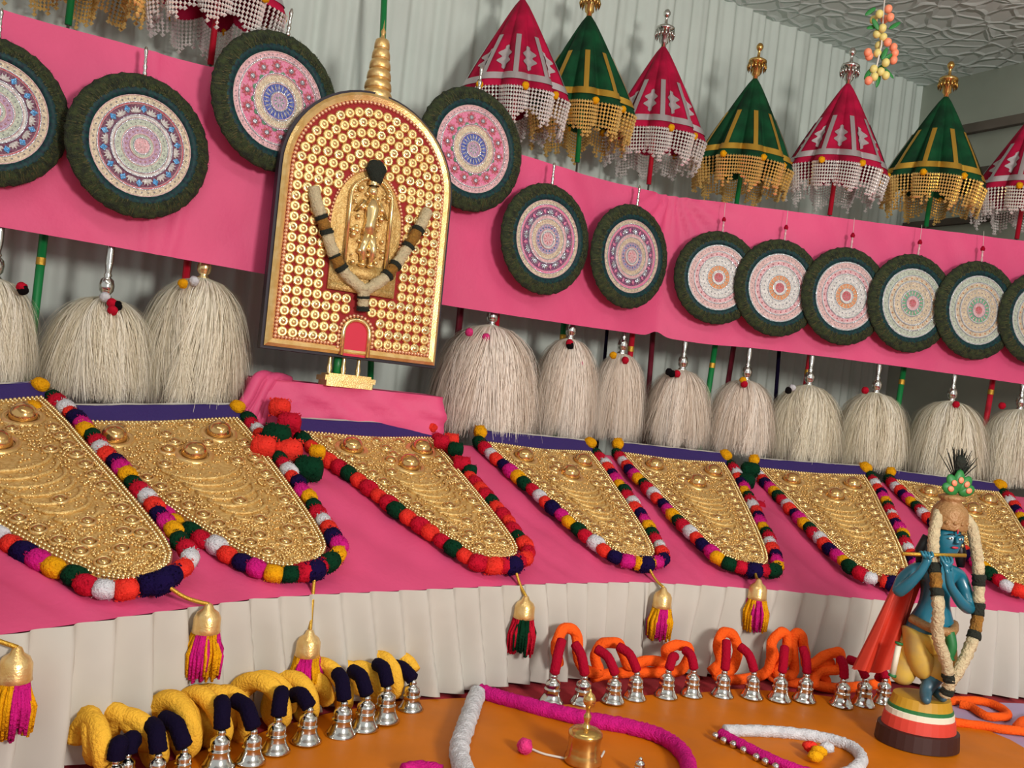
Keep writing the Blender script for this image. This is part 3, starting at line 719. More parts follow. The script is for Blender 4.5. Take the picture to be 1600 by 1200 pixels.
for x, z in along(outline(dw+.024, ZB+.03, ZB+.10*KS, 14), .0155): m.ball((x, -.013, z), .0088, 7, 5)
link('bead_border', m.mesh('bead_border', 'copper_bead'), kol, None, 'stuff')
for x in (-.085, -.02, .05):
    m = MB(); m.lathe([(.012, .045), (.010, .06), (.013, .08), (.009, .10), (.009, Z0+.005)], 10, 0, Matrix.Translation((x, .05, 0))); link('stand_leg', m.mesh('stand_leg', 'gold_smooth'), kol)
m = MB(); m.tube([(-.04, .075, .04), (-.038, .075, Z0+.02)], .02, 10); link('support_post', m.mesh('support_post', 'pole_green'), kol)
m = MB(); m.box((-.0, .055, .035), (.235, .12, .022)); m.box((0, .055, .012), (.215, .11, .026)); m.box((0, .055, .05), (.2, .10, .012)); link('stand_base', m.mesh('stand_base', 'gold', False), kol)
m = MB(); zt = ZS + HW - .005
pr = [(0, 0)]
for i in range(6):
    r = .070 - i*.0068; z = i*.048; pr += [(r*.92, z), (r, z+.006), (r*.96, z+.03), (r*.86, z+.044), (r*.72, z+.048)]
pr += [(.012, .292), (.008, .31), (.012, .325), (.003, .345), (0, .385)]
m.lathe(pr, 18, 0, Matrix.Translation((.015, .06, zt)) @ Matrix.Scale(KS*1.0, 4)); link('tiered_finial', m.mesh('tiered_finial', 'gold'), kol)
# garland on the panel
def garland(name, label, segs, r, M, cat='garland'):
    t = thing(name, label, cat, M)
    for path, kinds in segs:
        P = smoothpath(path, 10); n = len(P)-1
        for f0, f1, k in kinds:
            a, b = int(f0*n), max(int(f0*n)+1, int(f1*n)); Q = P[a:b+1]
            rr = r*(1.12 if k == 'garland_dark' else 1)
            if len(Q) < 4: Q = [Q[0].lerp(Q[-1], i/4) for i in range(5)]
            mm = MB(); rj = random.Random(a)
            mm.tube(Q, rr, 10, bumpf=lambda i, an: 1 + rj.uniform(-.14, .14))
            link('flower_band' if k != 'garland_cream' else 'flower_rope', mm.mesh('flower_rope', k), t)
    return t
def kp(px, py, y=-.055):                     # photo pixel -> panel-local point on its front plane
    u, v = uv(px, py); o = Vector((0, 0, EYE)); d = Vector((u, 1, -v)); Mi = KM.inverted()
    o2 = Mi @ o; d2 = Mi.to_3x3() @ d; t = (y-o2.y)/d2.y; return o2 + d2*t
bands = [(0, .28, 'garland_cream'), (.28, .32, 'garland_dark'), (.32, .42, 'garland_brown'), (.42, .46, 'garland_dark'), (.46, .62, 'garland_cream'), (.62, .65, 'garland_dark'), (.65, .73, 'garland_brown'),
         (.73, .77, 'garland_dark'), (.77, 1, 'garland_cream')]
gl = garland('flower_garland', 'cream flower garland with dark bands draped in a V on the golden panel', [
    ([kp(490, 294, -.03), kp(497, 325), kp(508, 355), kp(521, 395), kp(540, 428), kp(567, 453)], bands),
    ([kp(668, 330, -.03), kp(655, 357), kp(638, 385), kp(620, 412), kp(598, 437), kp(569, 455)], [(0, .2, 'garland_cream'), (.2, .25, 'garland_dark'), (.25, .38, 'garland_brown'), (.38, .42, 'garland_dark'), (.42, .60, 'garland_cream'), (.60, .64, 'garland_dark'), (.64, .72, 'garland_brown'), (.72, .77, 'garland_dark'), (.77, 1, 'garland_cream')]),
    ([kp(568, 448, -.06), kp(568, 464, -.05), kp(567, 486, -.04)], [(0, .45, 'garland_cream'), (.45, .55, 'garland_dark'), (.55, .8, 'garland_cream'), (.8, 1, 'garland_dark')])], .026, KM)
m = MB(); c = kp(588, 266, -.05); m.ball(c, (.045, .03, .045), 12, 8, jit=.12); m.ball(c + Vector((0, -.01, -.03)), (.032, .025, .04), 10, 7, jit=.12)
tag(link('leaf_bunch', m.mesh('leaf_bunch', 'garland_dark'), None, KM), 'dark green leaf bunch fixed over the niche of the golden panel', 'leaf bunch')

# ------------------------------------------------------------------ pink draped pedestal
pc_ = on(KP, 535, 640); ptop = box_top
pm = Matrix.Translation((pc_.x, pc_.y, TZ)) @ Matrix.Rotation(PHI_A-.12, 4, 'Z')
ped = thing('pedestal', 'low pink cloth-draped pedestal under the golden panel', 'pedestal', pm)
PW, PDp, PH = .88, .27, ptop - TZ
m = MB()
def pf(u, v):
    # around the box (front, sides, back) then top
    a = u*4; k = int(min(a, 3.999)); t = a-k
    cs = [(-PW/2, -PDp/2), (PW/2, -PDp/2), (PW/2, PDp/2), (-PW/2, PDp/2), (-PW/2, -PDp/2)]
    x = cs[k][0] + (cs[k+1][0]-cs[k][0])*t; y = cs[k][1] + (cs[k+1][1]-cs[k][1])*t
    w = .014*noise.noise((x*9 + v*3, y*9, v*4)) + .008*math.sin(x*25+v*8+y*9); nl = Vector((x/PW, y/PDp)).normalized()
    fl = 1 + .05*(1-v)
    return (x*fl + nl.x*w, y*fl + nl.y*w, v*PH)
m.grid(pf, 96, 10)
def pt_(u, v): x = (u-.5)*PW; y = (v-.5)*PDp; return (x, y, PH - .001 + (.006*noise.noise((x*8, y*8, 3)) - .004)*(1 if 0 < u < 1 and 0 < v < 1 else 0))
m.grid(pt_, 24, 10)
link('drape', m.mesh('drape', 'pink_cloth'), ped)
m = MB()
for i in range(6):
    x = -.355 - .017*i; y = -.10 - .008*i
    m.tube(smoothpath([(x+.10, y+.10, PH+.004), (x+.03, y, PH-.004+.006*(i % 2)), (x-.01, y-.02, PH*.55), (x-.02-.008*i, y-.04, .03), (x-.025-.010*i, y-.06, .005)], 6), .018+.004*(i % 3), 8)
link('gathered_fold', m.mesh('gathered_fold', 'pink_cloth'), ped)

# ------------------------------------------------------------------ gold caparisons on the sloping bench
POM = {}
for cn in ('yellow', 'green', 'red', 'white', 'orange', 'navy', 'magenta'):
    L_ = []
    for k in range(2):
        q = MB(); rr = random.Random(k); PR = [(0, -.029), (.012, -.029), (.021, -.025), (.0255, -.015), (.0265, 0), (.0255, .015), (.021, .025), (.012, .029), (0, .029)]
        q.lathe(PR, 14, 0, Matrix.Rotation(PI/2, 4, 'Y'), rf=lambda a, t: 1 + rr.uniform(-.09, .09))
        for i in range(90):
            a = random.uniform(0, 2*PI); x = random.uniform(-.026, .026); d = Vector((x*12, math.cos(a), math.sin(a))).normalized(); p = Vector((x, .0245*math.cos(a), .0245*math.sin(a))); t_ = d.orthogonal().normalized()*.003
            q.add([p-t_, p+t_, p + d*.0055], [(0, 1, 2)])
        L_.append(q.mesh('tuft', 'wool_'+cn))
    POM[cn] = L_
def dome(r, h, ringed, name):
    q = MB()
    if ringed:
        q.lathe([(r*1.55, 0), (r*1.5, .006), (r*1.25, .010), (r*1.12, .004)], 30, 1, rf=lambda a, t: 1 + .05*math.sin(a*15)*(1-t))
    q.lathe([(r, 0), (r*.99, h*.25), (r*.88, h*.58), (r*.66, h*.83), (r*.35, h*.96), (0, h)], 20)
    return q.mesh(name, ['gold_dome', 'gold'] if ringed else ['gold_smooth'])
BIG, MID, SML = dome(.047, .052, True, 'large_dome'), dome(.024, .024, True, 'small_dome'), dome(.0135, .012, False, 'stud')
SMR = dome(.0175, .016, True, 'stud')
HALF = [(0, .5), (.08, .485), (.2, .455), (.35, .405), (.5, .36), (.65, .31), (.78, .262), (.88, .218), (.94, .178), (.975, .12), (.995, .045), (1.0, 0)]
def half(t):
    for (a, x), (b, y) in zip(HALF, HALF[1:]):
        if t <= b: return x + (y-x)*(t-a)/(b-a)
    return 0
CYC = ['yellow', 'green', 'red', 'white', 'orange', 'navy', 'magenta']
def caparison(o, xdir, tip, Wd, label, cyc, seed, tassel_px, tcols, extra=()):
    rnd = random.Random(seed)
    ydir = (tip-o); Ln = ydir.length; ydir.normalize()
    x = (xdir - ydir*xdir.dot(ydir)).normalized(); z = x.cross(ydir)
    if z.z < 0: z = -z
    # local: +x across, +y down the slope
    M = Matrix(((x.x, ydir.x, z.x, o.x), (x.y, ydir.y, z.y, o.y), (x.z, ydir.z, z.z, o.z), (0, 0, 0, 1)))
    M = M @ Matrix.Translation((0, 0, .018))
    kk = max(-.24, min(.24, xdir.dot(ydir)/xdir.dot(x)))
    sh = lambda a, b: b + kk*a*max(0, 1 - max(b, 0)/Ln)**1.3
    t = thing('elephant_caparison', label, 'caparison', M, 'gold elephant caparisons on the sloping bench')
    m = MB()
    ts = [0, .04, .08, .14, .2, .28, .36, .44, .52, .6, .68, .74, .8, .85, .89, .92, .945, .96, .975, .985, .995, 1.0]
    scal = lambda s: .012*math.cos(s*PI*2)
    pts = []
    NS = 18
    def pf(u, v):
        k = v*(len(ts)-1); i = min(int(k), len(ts)-2); tt = ts[i] + (ts[i+1]-ts[i])*(k-i); h = half(tt)*Wd; xx = (u-.5)*2*h
        return (xx, sh(xx, tt*Ln + (1-tt)**3*scal(u-.5)), .010 + .008*(1-(2*u-1)**2) + .003*noise.noise((xx*40, tt*40, seed)))
    m.grid(pf, NS, len(ts)-1)
    E_ = [(half(tt)*Wd, tt*Ln) for tt in ts]
    ring = [(-a, b) for a, b in E_] + [(a, b) for a, b in reversed(E_)]
    n = len(ring); vs = [(a, sh(a, b), .012) for a, b in ring] + [(a*1.01, sh(a, b), -.012) for a, b in ring]
    m.add(vs, [(i, (i+1) % n, n+(i+1) % n, n+i) for i in range(n)])
    # nested crescent scales below the centre dome
    for k in range(7):
        yc = Ln*(.36 + .055*k); rr = Wd*(.20 - .017*k)
        m.tube([(rr*math.cos(a), sh(rr*math.cos(a), yc + rr*.75*math.sin(a)), .02) for a in [PI*i/14 for i in range(15)]], .007, 6)
    link('gold_plate', m.mesh('gold_plate', 'gold_plate'), t)
    m = MB()
    for inset in (.008, .024):
        line = [(-max(0, a-inset), min(b, Ln-inset*.8)) for a, b in E_] + [(max(0, a-inset), min(b, Ln-inset*.8)) for a, b in reversed(E_)]
        for a, b in along(line + [line[0]], .0145):
            b2 = b + (inset+scal(a/Wd) if b < .02 else 0); m.ball((a, sh(a, b2), .016), .0072, 6, 4)
    link('bead_border', m.mesh('bead_border', 'gold_smooth'), t, None, 'stuff')
    placed = []
    def put(me, name, a, b, zz=.016, r=.02): placed.append((a, b, r)); link(name, me, t, Matrix.Translation((a, sh(a, b), zz)))
    sx = Wd/.62
    put(BIG, 'large_dome', -.165*sx, Ln*.135, .016, .075); put(BIG, 'large_dome', .175*sx, Ln*.135, .016, .075); put(BIG, 'large_dome', .02*sx, Ln*.285, .018, .075)
    put(MID, 'small_dome', -.045*sx, Ln*.245, .018, .035)
    for a in (-.22, -.11, 0, .11, .22): put(SMR, 'stud', a*sx, Ln*.05, .014, .02)
    for k in range(12):                         # paired studs down both edges
        tt = .22 + .062*k; h = half(tt)*Wd - .062
        if h < .03: continue
        for s_ in (-1, 1): put(SMR, 'stud', s_*h, tt*Ln, .016, .025)
    for (a, b) in ((0, .13), (-.10, .34), (.13, .36), (0, .62), (0, .74), (.05, .82), (-.05, .82), (0, .88), (0, .19), (.1, .21)): put(SMR, 'stud', a*sx, b*Ln, .02, .02)
    m = MB(); tries = 0
    while tries < 2300:
        tries += 1; tt = rnd.random(); h = half(tt)*Wd - .03
        if h < .01: continue
        a = rnd.uniform(-h, h); b = tt*Ln
        if b < .03 or any((a-p[0])**2 + (b-p[1])**2 < p[2]**2 for p in placed): continue
        if tt > .36 and tt < .72 and abs(a) < .11 and rnd.random() < .7: continue
        m.octa((a, sh(a, b), .020), rnd.uniform(.0045, .008))
    link('bead_field', m.mesh('bead_field', 'gold'), t, None, 'stuff')
    m = MB(); hw = Wd*.5
    def hd(u, v): return ((u-.5)*2*(hw+.02), -.078 + v*.09 + scal(u-.5)*v + kk*(u-.5)*2*hw, .045 - .034*v + .004*noise.noise((u*6, v, seed)))
    m.grid(hd, 24, 3); link('header_cloth', m.mesh('header_cloth', 'navy_cloth'), t)
    m = MB()
    def hl(u, v): return ((u-.5)*2*(hw+.01), -.088 + v*.014 + kk*(u-.5)*2*hw, .046 + .004*noise.noise((u*8, v, seed+3)))
    m.grid(hl, 24, 1); link('lining', m.mesh('lining', 'skirt'), t)
    # wool tufts along both sides
    for s_ in (-1, 1):
        line = [(s_*(hw+.02), -.06)] + [(s_*(a+.034*(1 if a > .03 else .3)), b + (.03 if b > .93*Ln else 0)) for a, b in E_]
        P_ = along(line, .012) + [line[-1]]; acc = 0; k = 0; nxt = 0
        for i in range(len(P_)-1):
            if acc >= nxt:
                a, b = P_[i]; d = Vector((P_[i+1][0]-a, P_[i+1][1]-b)); ang = math.atan2(d.y, d.x)
                cn = cyc[k % len(cyc)]; big = 1.06 + .25*(rnd.random()-.4)
                link('tuft', POM[cn][rnd.randint(0, 1)], t, Matrix.Translation((a + rnd.uniform(-.006, .006), sh(a, b), .012 + (.03 if b < -.02 else 0))) @ Matrix.Rotation(ang, 4, 'Z') @ Matrix.Scale(big, 4))
                k += 1; nxt += .055
            acc += math.dist(P_[i], P_[i+1])
    link('tuft', POM['navy'][0], t, Matrix.Translation((0, Ln+.035, .012)) @ Matrix.Scale(1.25, 4))
    for cn, p, s_ in extra:
        w = on(T, p[0], p[1], p[2]); link('tuft', POM[cn][0], t, M.inverted() @ Matrix.Translation(w) @ Matrix.Scale(s_, 4))
    # tassel hanging over the edge
    if tassel_px:
        hx, hy = tassel_px; tipw = M @ Vector((0, Ln+.04, .02)); e = on(F, hx, hy)
        nrm = Vector((tip.x-o.x, tip.y-o.y, 0)).normalized(); top = e + nrm*.055
        q = MB(); q.tube(smoothpath([tipw, tipw.lerp(top, .5) + Vector((0, 0, .01)), top + Vector((0, 0, .045))], 5), .006, 6); c_ = MB(); c_.ball(tipw + Vector((0, 0, .008)), .012, 8, 6)
        world_part('tassel_cord', q.mesh('tassel_cord', 'gold_ribbon'), t); world_part('bead', c_.mesh('bead', 'gold_smooth'), t)
        q = MB(); q.lathe([(0, .05), (.010, .045), (.016, .032), (.030, .022), (.037, .008), (.038, -.022), (.040, -.032), (.034, -.036)], 16, 0, Matrix.Translation(top)); world_part('tassel_cap', q.mesh('tassel_cap', 'gold'), t)
        for ci, cn in enumerate(tcols):
            q = MB()
            for i in range(34):
                a = 2*PI*(i + ci*.5)/34*1.0; sec = int((a % (2*PI))/(PI/3)) % len(tcols)
                if sec != ci: continue
                for k in range(4):
                    aa = a + rnd.uniform(-.1, .1); r0 = .034*rnd.uniform(.5, 1); r1 = .05*rnd.uniform(.5, 1.05); ln = rnd.uniform(.10, .135)
                    q.tube([top + Vector((r0*math.cos(aa), r0*math.sin(aa), -.03)), top + Vector((r1*math.cos(aa), r1*math.sin(aa), -.03-ln*.5)), top + Vector((r1*.96*math.cos(aa), r1*.96*math.sin(aa), -.03-ln))], [.006, .006, .004], 4)
            if q.v: world_part('tassel_thread', q.mesh('tassel_thread', 'wool_'+cn), t, 'stuff')
    return t
MY, GR = ('magenta', 'yellow'), ('green', 'red')
caps = [((-560, 640), (-370, 640), (-125, 1005), None, 'gold caparison at the bench end with a mostly yellow tassel over the skirt', CYC, (4, 1032), ('yellow', 'magenta'), ()),
        ((-195, 648), (-5, 648), (236, 922), None, 'gold caparison below the silver-handled red-beaded whisk, magenta and yellow tassel on the skirt', CYC, (303, 962), MY, ()),
        ((128, 660), (350, 665), (475, 916), None, 'gold caparison below the gold-handled whisk, with tassel above the yellow bell rope', CYC, (464, 1000), MY, ()),
        ((478, 664), (668, 674), (788, 888), None, 'gold caparison edged in red and green tufts, below the pink pedestal', ['orange', 'red', 'green', 'orange', 'red'], (803, 945), GR,
         [('green', (432, 682, -.25), 1.9), ('orange', (412, 698, -.3), 1.6), ('orange', (450, 705, -.3), 1.9), ('green', (482, 733, -.4), 1.9), ('yellow', (496, 706, -.3), 1.1), ('orange', (437, 637, -.05), 1.5), ('red', (452, 660, -.12), 1.6),
          ('red', (690, 690, -.2), 1.2), ('orange', (705, 688, -.15), 1.2), ('green', (712, 702, -.25), 1.2), ('red', (722, 725, -.35), 1.3), ('green', (735, 735, -.4), 1.0)]),
        ((757, 690), (912, 704), (997, 886), None, 'gold caparison next after the red-and-green tufted one, below the narrow whisks', CYC, (1022, 930), MY, ()),
        ((963, 705), (1130, 722), (1170, 888), None, 'gold caparison whose tassel hangs above the orange bell rope\'s tallest loop', CYC, (1175, 918), MY, [('green', (1172, 735, -.15), 1.7), ('green', (1165, 752, -.25), 1.6), ('red', (1180, 795, -.45), 1.7)]),
        ((1188, 744), (1338, 754), (1388, 914), None, 'gold caparison partly behind the flute-playing figurine\'s raised arm', CYC, (1392, 950), MY, [('red', (1425, 815, -.4), 1.9), ('red', (1436, 822, -.45), 1.7)]),
        ((1390, 762), (1556, 780), (1616, 935), None, 'gold caparison behind the figurine\'s crown at the far end of the bench', CYC, None, MY, ())]
for i, (tl, tr, tp, _, lab, cyc, tas, tc_, ex) in enumerate(caps):
    a = on(T, *tl); b = on(T, *tr); o = (a+b)/2
    tipp = on(F, tp[0], tp[1], .09)
    # keep the plate on the cloth: heights from the slope
    o += (tipp-o).normalized()*.045; o.z = TZ - .03; tipp.z = FZ + .045
    Wd = {1: .66, 2: .70, 3: .60}.get(i, .63); o -= (b-a).normalized()*{1: .02, 2: .05, 3: .02}.get(i, 0)
    caparison(o, (b-a).normalized(), tipp, Wd, lab, cyc, 10+i, tas, tc_, ex)

# ------------------------------------------------------------------ bell ropes on the floor
def bell_mesh(name, mk):
    q = MB(); q.lathe([(.30, .03), (.43, .0), (.44, .03), (.36, .12), (.29, .26), (.265, .40), (.285, .43), (.285, .46), (.25, .48), (.245, .52), (.26, .60), (.24, .70), (.15, .78), (.09, .82), (.12, .86), (.10, .93), (.06, .97), (0, 1.0)], 24)
    q.ball((0, 0, .09), .12, 8, 6)
    return q.mesh(name, mk)
BELL = bell_mesh('bell', 'silver')
def rope_set(name, label, rope_pts, rope_r, rm, wm, bells, base):
    t = thing(name, label, 'bell rope', Matrix.Translation(base))
    for pts in rope_pts:
        q = MB(); P = smoothpath(pts, 10 if len(pts) < 60 else 3); q.tube(P, rope_r, 12, bumpf=lambda i, a: 1 + .07*math.sin(3*a + i*.55) + random.uniform(-.03, .03)); world_part('rope', q.mesh('rope', rm), t)
    for (bx, by), hpx, (wx, wy), wz in bells:
        p = on_floor(bx, by, .014); h = hpx/FPX*p.y
        link('bell', BELL, t, Matrix.Translation(p - Vector(base)) @ Matrix.Rotation(random.uniform(0, 6), 4, 'Z') @ Matrix.Scale(h, 4))
        tp = p + Vector((0, 0, h*.95)); e = at(wx, wy, p.y + wz)
        mid = tp.lerp(e, .5) + Vector((0, 0, .022))
        q = MB(); P = smoothpath([tp, tp.lerp(mid, .5)+Vector((0, -.004, .006)), mid, e], 5); q.tube(P, [rope_r*.62]+[rope_r*.85]*(len(P)-2)+[rope_r*.8], 10, bumpf=lambda i, a: 1 + .05*(i % 2)); world_part('wrapped_cord', q.mesh('wrapped_cord', wm), t)
    return t
# yellow: coils from near the left skirt to the middle
yb = [((195, 1222), 48, (208, 1160), .03), ((176, 1232), 48, (188, 1166), .02), ((243, 1224), 50, (236, 1132), .06), ((284, 1212), 46, (256, 1122), .06), ((340, 1198), 62, (346, 1096), .05), ((391, 1190), 54, (368, 1094), .06),
      ((429, 1173), 56, (440, 1082), .06), ((478, 1158), 56, (450, 1088), .08), ((532, 1148), 56, (527, 1052), .06), ((568, 1138), 54, (550, 1048), .07), ((600, 1125), 56, (589, 1038), .07), ((641, 1108), 48, (600, 1042), .09)]
def coil(pixels, rad, turns_each, zc, yb_=.12):
    base = [on_floor(*p) for p in pixels]; P = smoothpath(base, 24); pts = []
    n = len(P)-1
    for i in range(0, n+1, 1):
        t = P[min(i+1, n)]-P[max(i-1, 0)]; t.normalize(); nn = Vector((-t.y, t.x, 0))
        a = 2*PI*turns_each*(len(pixels)-1)*i/n
        w = 1 + .5*noise.noise((i*.09, rad*50, 2)); a += 2.2*noise.noise((i*.05, 7, rad*40)); nn = nn + t*(.35*noise.noise((i*.08, 3, 9)))
        pts.append(P[i] + nn*(rad*w*math.cos(a)) + Vector((0, 0, zc + rad*w*math.sin(a)*.9)))
    return pts
rope_set('bell_rope', 'coiled yellow rope with navy-wrapped silver bells lying before the skirt', [
    coil([(128, 1222), (250, 1192), (350, 1164), (450, 1134), (560, 1108), (622, 1096)], .066, 2.1, .09),
    coil([(125, 1210), (200, 1196), (330, 1162), (440, 1132), (540, 1106), (600, 1094)], .05, 1.6, .10)], .0255, 'rope_yellow', 'wrap_navy', yb, on_floor(380, 1140))
ob = [((861, 1097), 46, (878, 1000), .05), ((909, 1099), 46, (898, 1006), .05), ((957, 1096), 44, (932, 1014), .05), ((991, 1091), 44, (966, 1010), .05), ((1040, 1088), 44, (1055, 1026), .04), ((1080, 1086), 42, (1070, 1016), .05),
      ((1128, 1087), 42, (1135, 1002), .05), ((1174, 1089), 42, (1156, 1010), .05), ((1217, 1093), 44, (1226, 1012), .05), ((1256, 1094), 44, (1254, 1013), .05), ((1314, 1102), 44, (1313, 1030), .05), ((1348, 1101), 44, (1325, 1030), .06),
      ((1379, 1098), 40, (1372, 1060), .05)]
def opath(px, dy=0):                    # rope through points given as pixel + depth of the floor point below it
    return [at(x, y, on_floor(x, yb2).y) for x, y, yb2 in px]
rope_set('bell_rope', 'looped orange rope with red-wrapped silver bells lying before the skirt', [
    opath([(872, 1040, 1085), (870, 1005, 1085), (882, 982, 1080), (900, 990, 1080), (903, 1020, 1082), (912, 1045, 1080), (935, 1050, 1078), (930, 1025, 1076), (942, 1006, 1078), (966, 1006, 1078), (975, 1025, 1078), (985, 1040, 1078),
           (1010, 1032, 1076), (1040, 1034, 1076), (1042, 1014, 1078), (1062, 1008, 1078), (1077, 1016, 1078), (1070, 1040, 1076), (1050, 1050, 1076), (1000, 1050, 1075), (960, 1052, 1075), (925, 1058, 1076)]),
    opath([(1110, 1050, 1076), (1125, 1035, 1076), (1122, 1005, 1076), (1132, 988, 1076), (1148, 996, 1076), (1152, 1025, 1078), (1140, 1048, 1077), (1120, 1055, 1076), (1142, 1062, 1076), (1190, 1055, 1076), (1204, 1035, 1078), (1206, 1005, 1078),
           (1220, 988, 1078), (1230, 996, 1078), (1228, 1030, 1080), (1215, 1052, 1080), (1240, 1050, 1078), (1238, 1000, 1078), (1250, 990, 1080), (1257, 1015, 1080), (1262, 1040, 1082), (1290, 1024, 1082), (1312, 1020, 1085), (1310, 1045, 1084), (1280, 1050, 1082),
           (1275, 1070, 1084), (1320, 1075, 1084), (1360, 1070, 1086), (1390, 1066, 1090)]),
    opath([(1205, 1012, 1074), (1212, 1030, 1074), (1205, 1055, 1075), (1240, 1066, 1076), (1290, 1066, 1080), (1270, 1040, 1080), (1300, 1036, 1080)])], .0205, 'rope_orange', 'wrap_red', ob, on_floor(1100, 1075))
q = MB()
for pth in ([(1482, 1096), (1510, 1094), (1545, 1098), (1572, 1112), (1570, 1120), (1540, 1118), (1520, 1106), (1500, 1100)], [(1482, 1128), (1520, 1132), (1560, 1138), (1620, 1146)], [(1620, 1120), (1596, 1128), (1592, 1140), (1630, 1150)]):
    q.tube(smoothpath([on_floor(x, y, .024) for x, y in pth], 10), .0165, 12, bumpf=lambda i, a: 1 + .08*math.sin(3*a+i*.6))
tag(link('bell_rope', q.mesh('bell_rope', 'rope_orange')), 'orange rope coiled on the lavender sheet beyond the figurine', 'rope')

# ------------------------------------------------------------------ things on the mustard sheet
p = on_floor(910, 1190, .014); hb = 116/FPX*p.y
t = thing('hand_bell', 'brass hand bell with knobbed handle and string on the mustard sheet', 'bell', Matrix.Translation(p))
S_ = lambda pr: [(r*hb, z*hb) for r, z in pr]
q = MB(); q.lathe(S_([(.19, .02), (.255, .0), (.26, .03), (.245, .06), (.25, .08), (.225, .12), (.23, .16), (.215, .2), (.22, .28), (.225, .34), (.235, .36), (.23, .40), (.19, .44), (.10, .47), (0, .475)]), 32); link('bell_body', q.mesh('bell_body', 'brass'), t)
q = MB(); q.lathe(S_([(.07, .46), (.05, .50), (.035, .54), (.05, .58), (.055, .62), (.03, .66), (.03, .72), (.06, .76), (.085, .81), (.085, .86), (.06, .91), (.02, .94), (.01, .97), (0, .99)]), 20); link('handle', q.mesh('handle', 'brass'), t)
q = MB(); q.tube(smoothpath([on_floor(830, 1170, .02), on_floor(850, 1178, .017), on_floor(885, 1186, .017), on_floor(905, 1196, .017), on_floor(935, 1186, .018), on_floor(944, 1174, .02)], 8), .0035, 6); world_part('string', q.mesh('string', 'string'), t)
q = MB(); q.ball(on_floor(820, 1166, .034), .024, 12, 8, jit=.12); world_part('pompom', q.mesh('pompom', 'wool_pink'), t)
t = thing('wool_garland', 'long wool garland, half white and half magenta, lying on the mustard sheet', 'garland', Matrix.Translation(on_floor(745, 1090)))
fuzz = lambda i, a: 1 + random.uniform(-.10, .10)
q = MB(); q.tube(smoothpath([on_floor(x, y, .034) for x, y in [(746, 1084), (738, 1105), (728, 1135), (718, 1165), (722, 1195), (742, 1240)]], 12), .029, 14, bumpf=fuzz); world_part('white_half', q.mesh('white_half', 'wool_white'), t)
q = MB(); q.tube(smoothpath([on_floor(x, y, .033) for x, y in [(750, 1080), (790, 1092), (850, 1108), (920, 1124), (985, 1136), (1035, 1152), (1068, 1178), (1078, 1215), (1070, 1270)]], 14), .025, 14, bumpf=fuzz); world_part('magenta_half', q.mesh('magenta_half', 'wool_magenta'), t)
t = thing('bell_anklet', 'white and magenta padded anklet with small silver bells on the mustard sheet', 'anklet', Matrix.Translation(on_floor(1230, 1170)))
q = MB(); q.tube(smoothpath([on_floor(x, y, .028) for x, y in [(1132, 1142), (1180, 1142), (1240, 1146), (1300, 1156), (1335, 1170), (1346, 1188), (1330, 1206), (1300, 1216)]], 12), .02, 12, bumpf=fuzz); world_part('white_band', q.mesh('white_band', 'wool_white'), t)
q = MB(); q.tube(smoothpath([on_floor(x, y, .028) for x, y in [(1126, 1146), (1160, 1164), (1200, 1184), (1250, 1204), (1290, 1214)]], 12), .017, 12, bumpf=fuzz); world_part('magenta_band', q.mesh('magenta_band', 'wool_magenta'), t)
jb = MB(); jb.ball((0, 0, 0), .0125, 10, 8); jb = jb.mesh('jingle_bell', 'silver'); ja = on_floor(1230, 1170)
for x, y in [(1118, 1150), (1131, 1157), (1146, 1163), (1162, 1172), (1182, 1183), (1196, 1190), (1212, 1198)]: link('jingle_bell', jb, t, Matrix.Translation(on_floor(x, y, .027) - ja))
for i, (x, y, cn) in enumerate([(1266, 1166, 'orange'), (1280, 1174, 'yellow'), (1292, 1168, 'white'), (1274, 1182, 'yellow')]):
    q = MB(); q.ball(on_floor(x, y, .034), (.026, .02, .018), 10, 8, jit=.1); world_part('tuft', q.mesh('tuft', 'wool_'+cn), t)
q = MB(); q.tube(smoothpath([on_floor(x, y, .03) for x, y in [(630, 1205), (655, 1200), (690, 1206)]], 8), .02, 10, bumpf=fuzz)
tag(link('wool_garland', q.mesh('wool_garland', 'wool_magenta')), 'short magenta wool garland end lying alone on the mustard sheet', 'garland')
p = on_floor(998, 1212, .014); tag(link('bell', BELL, None, Matrix.Translation(p) @ Matrix.Scale(.055, 4)), 'small loose silver bell alone on the mustard sheet', 'bell')

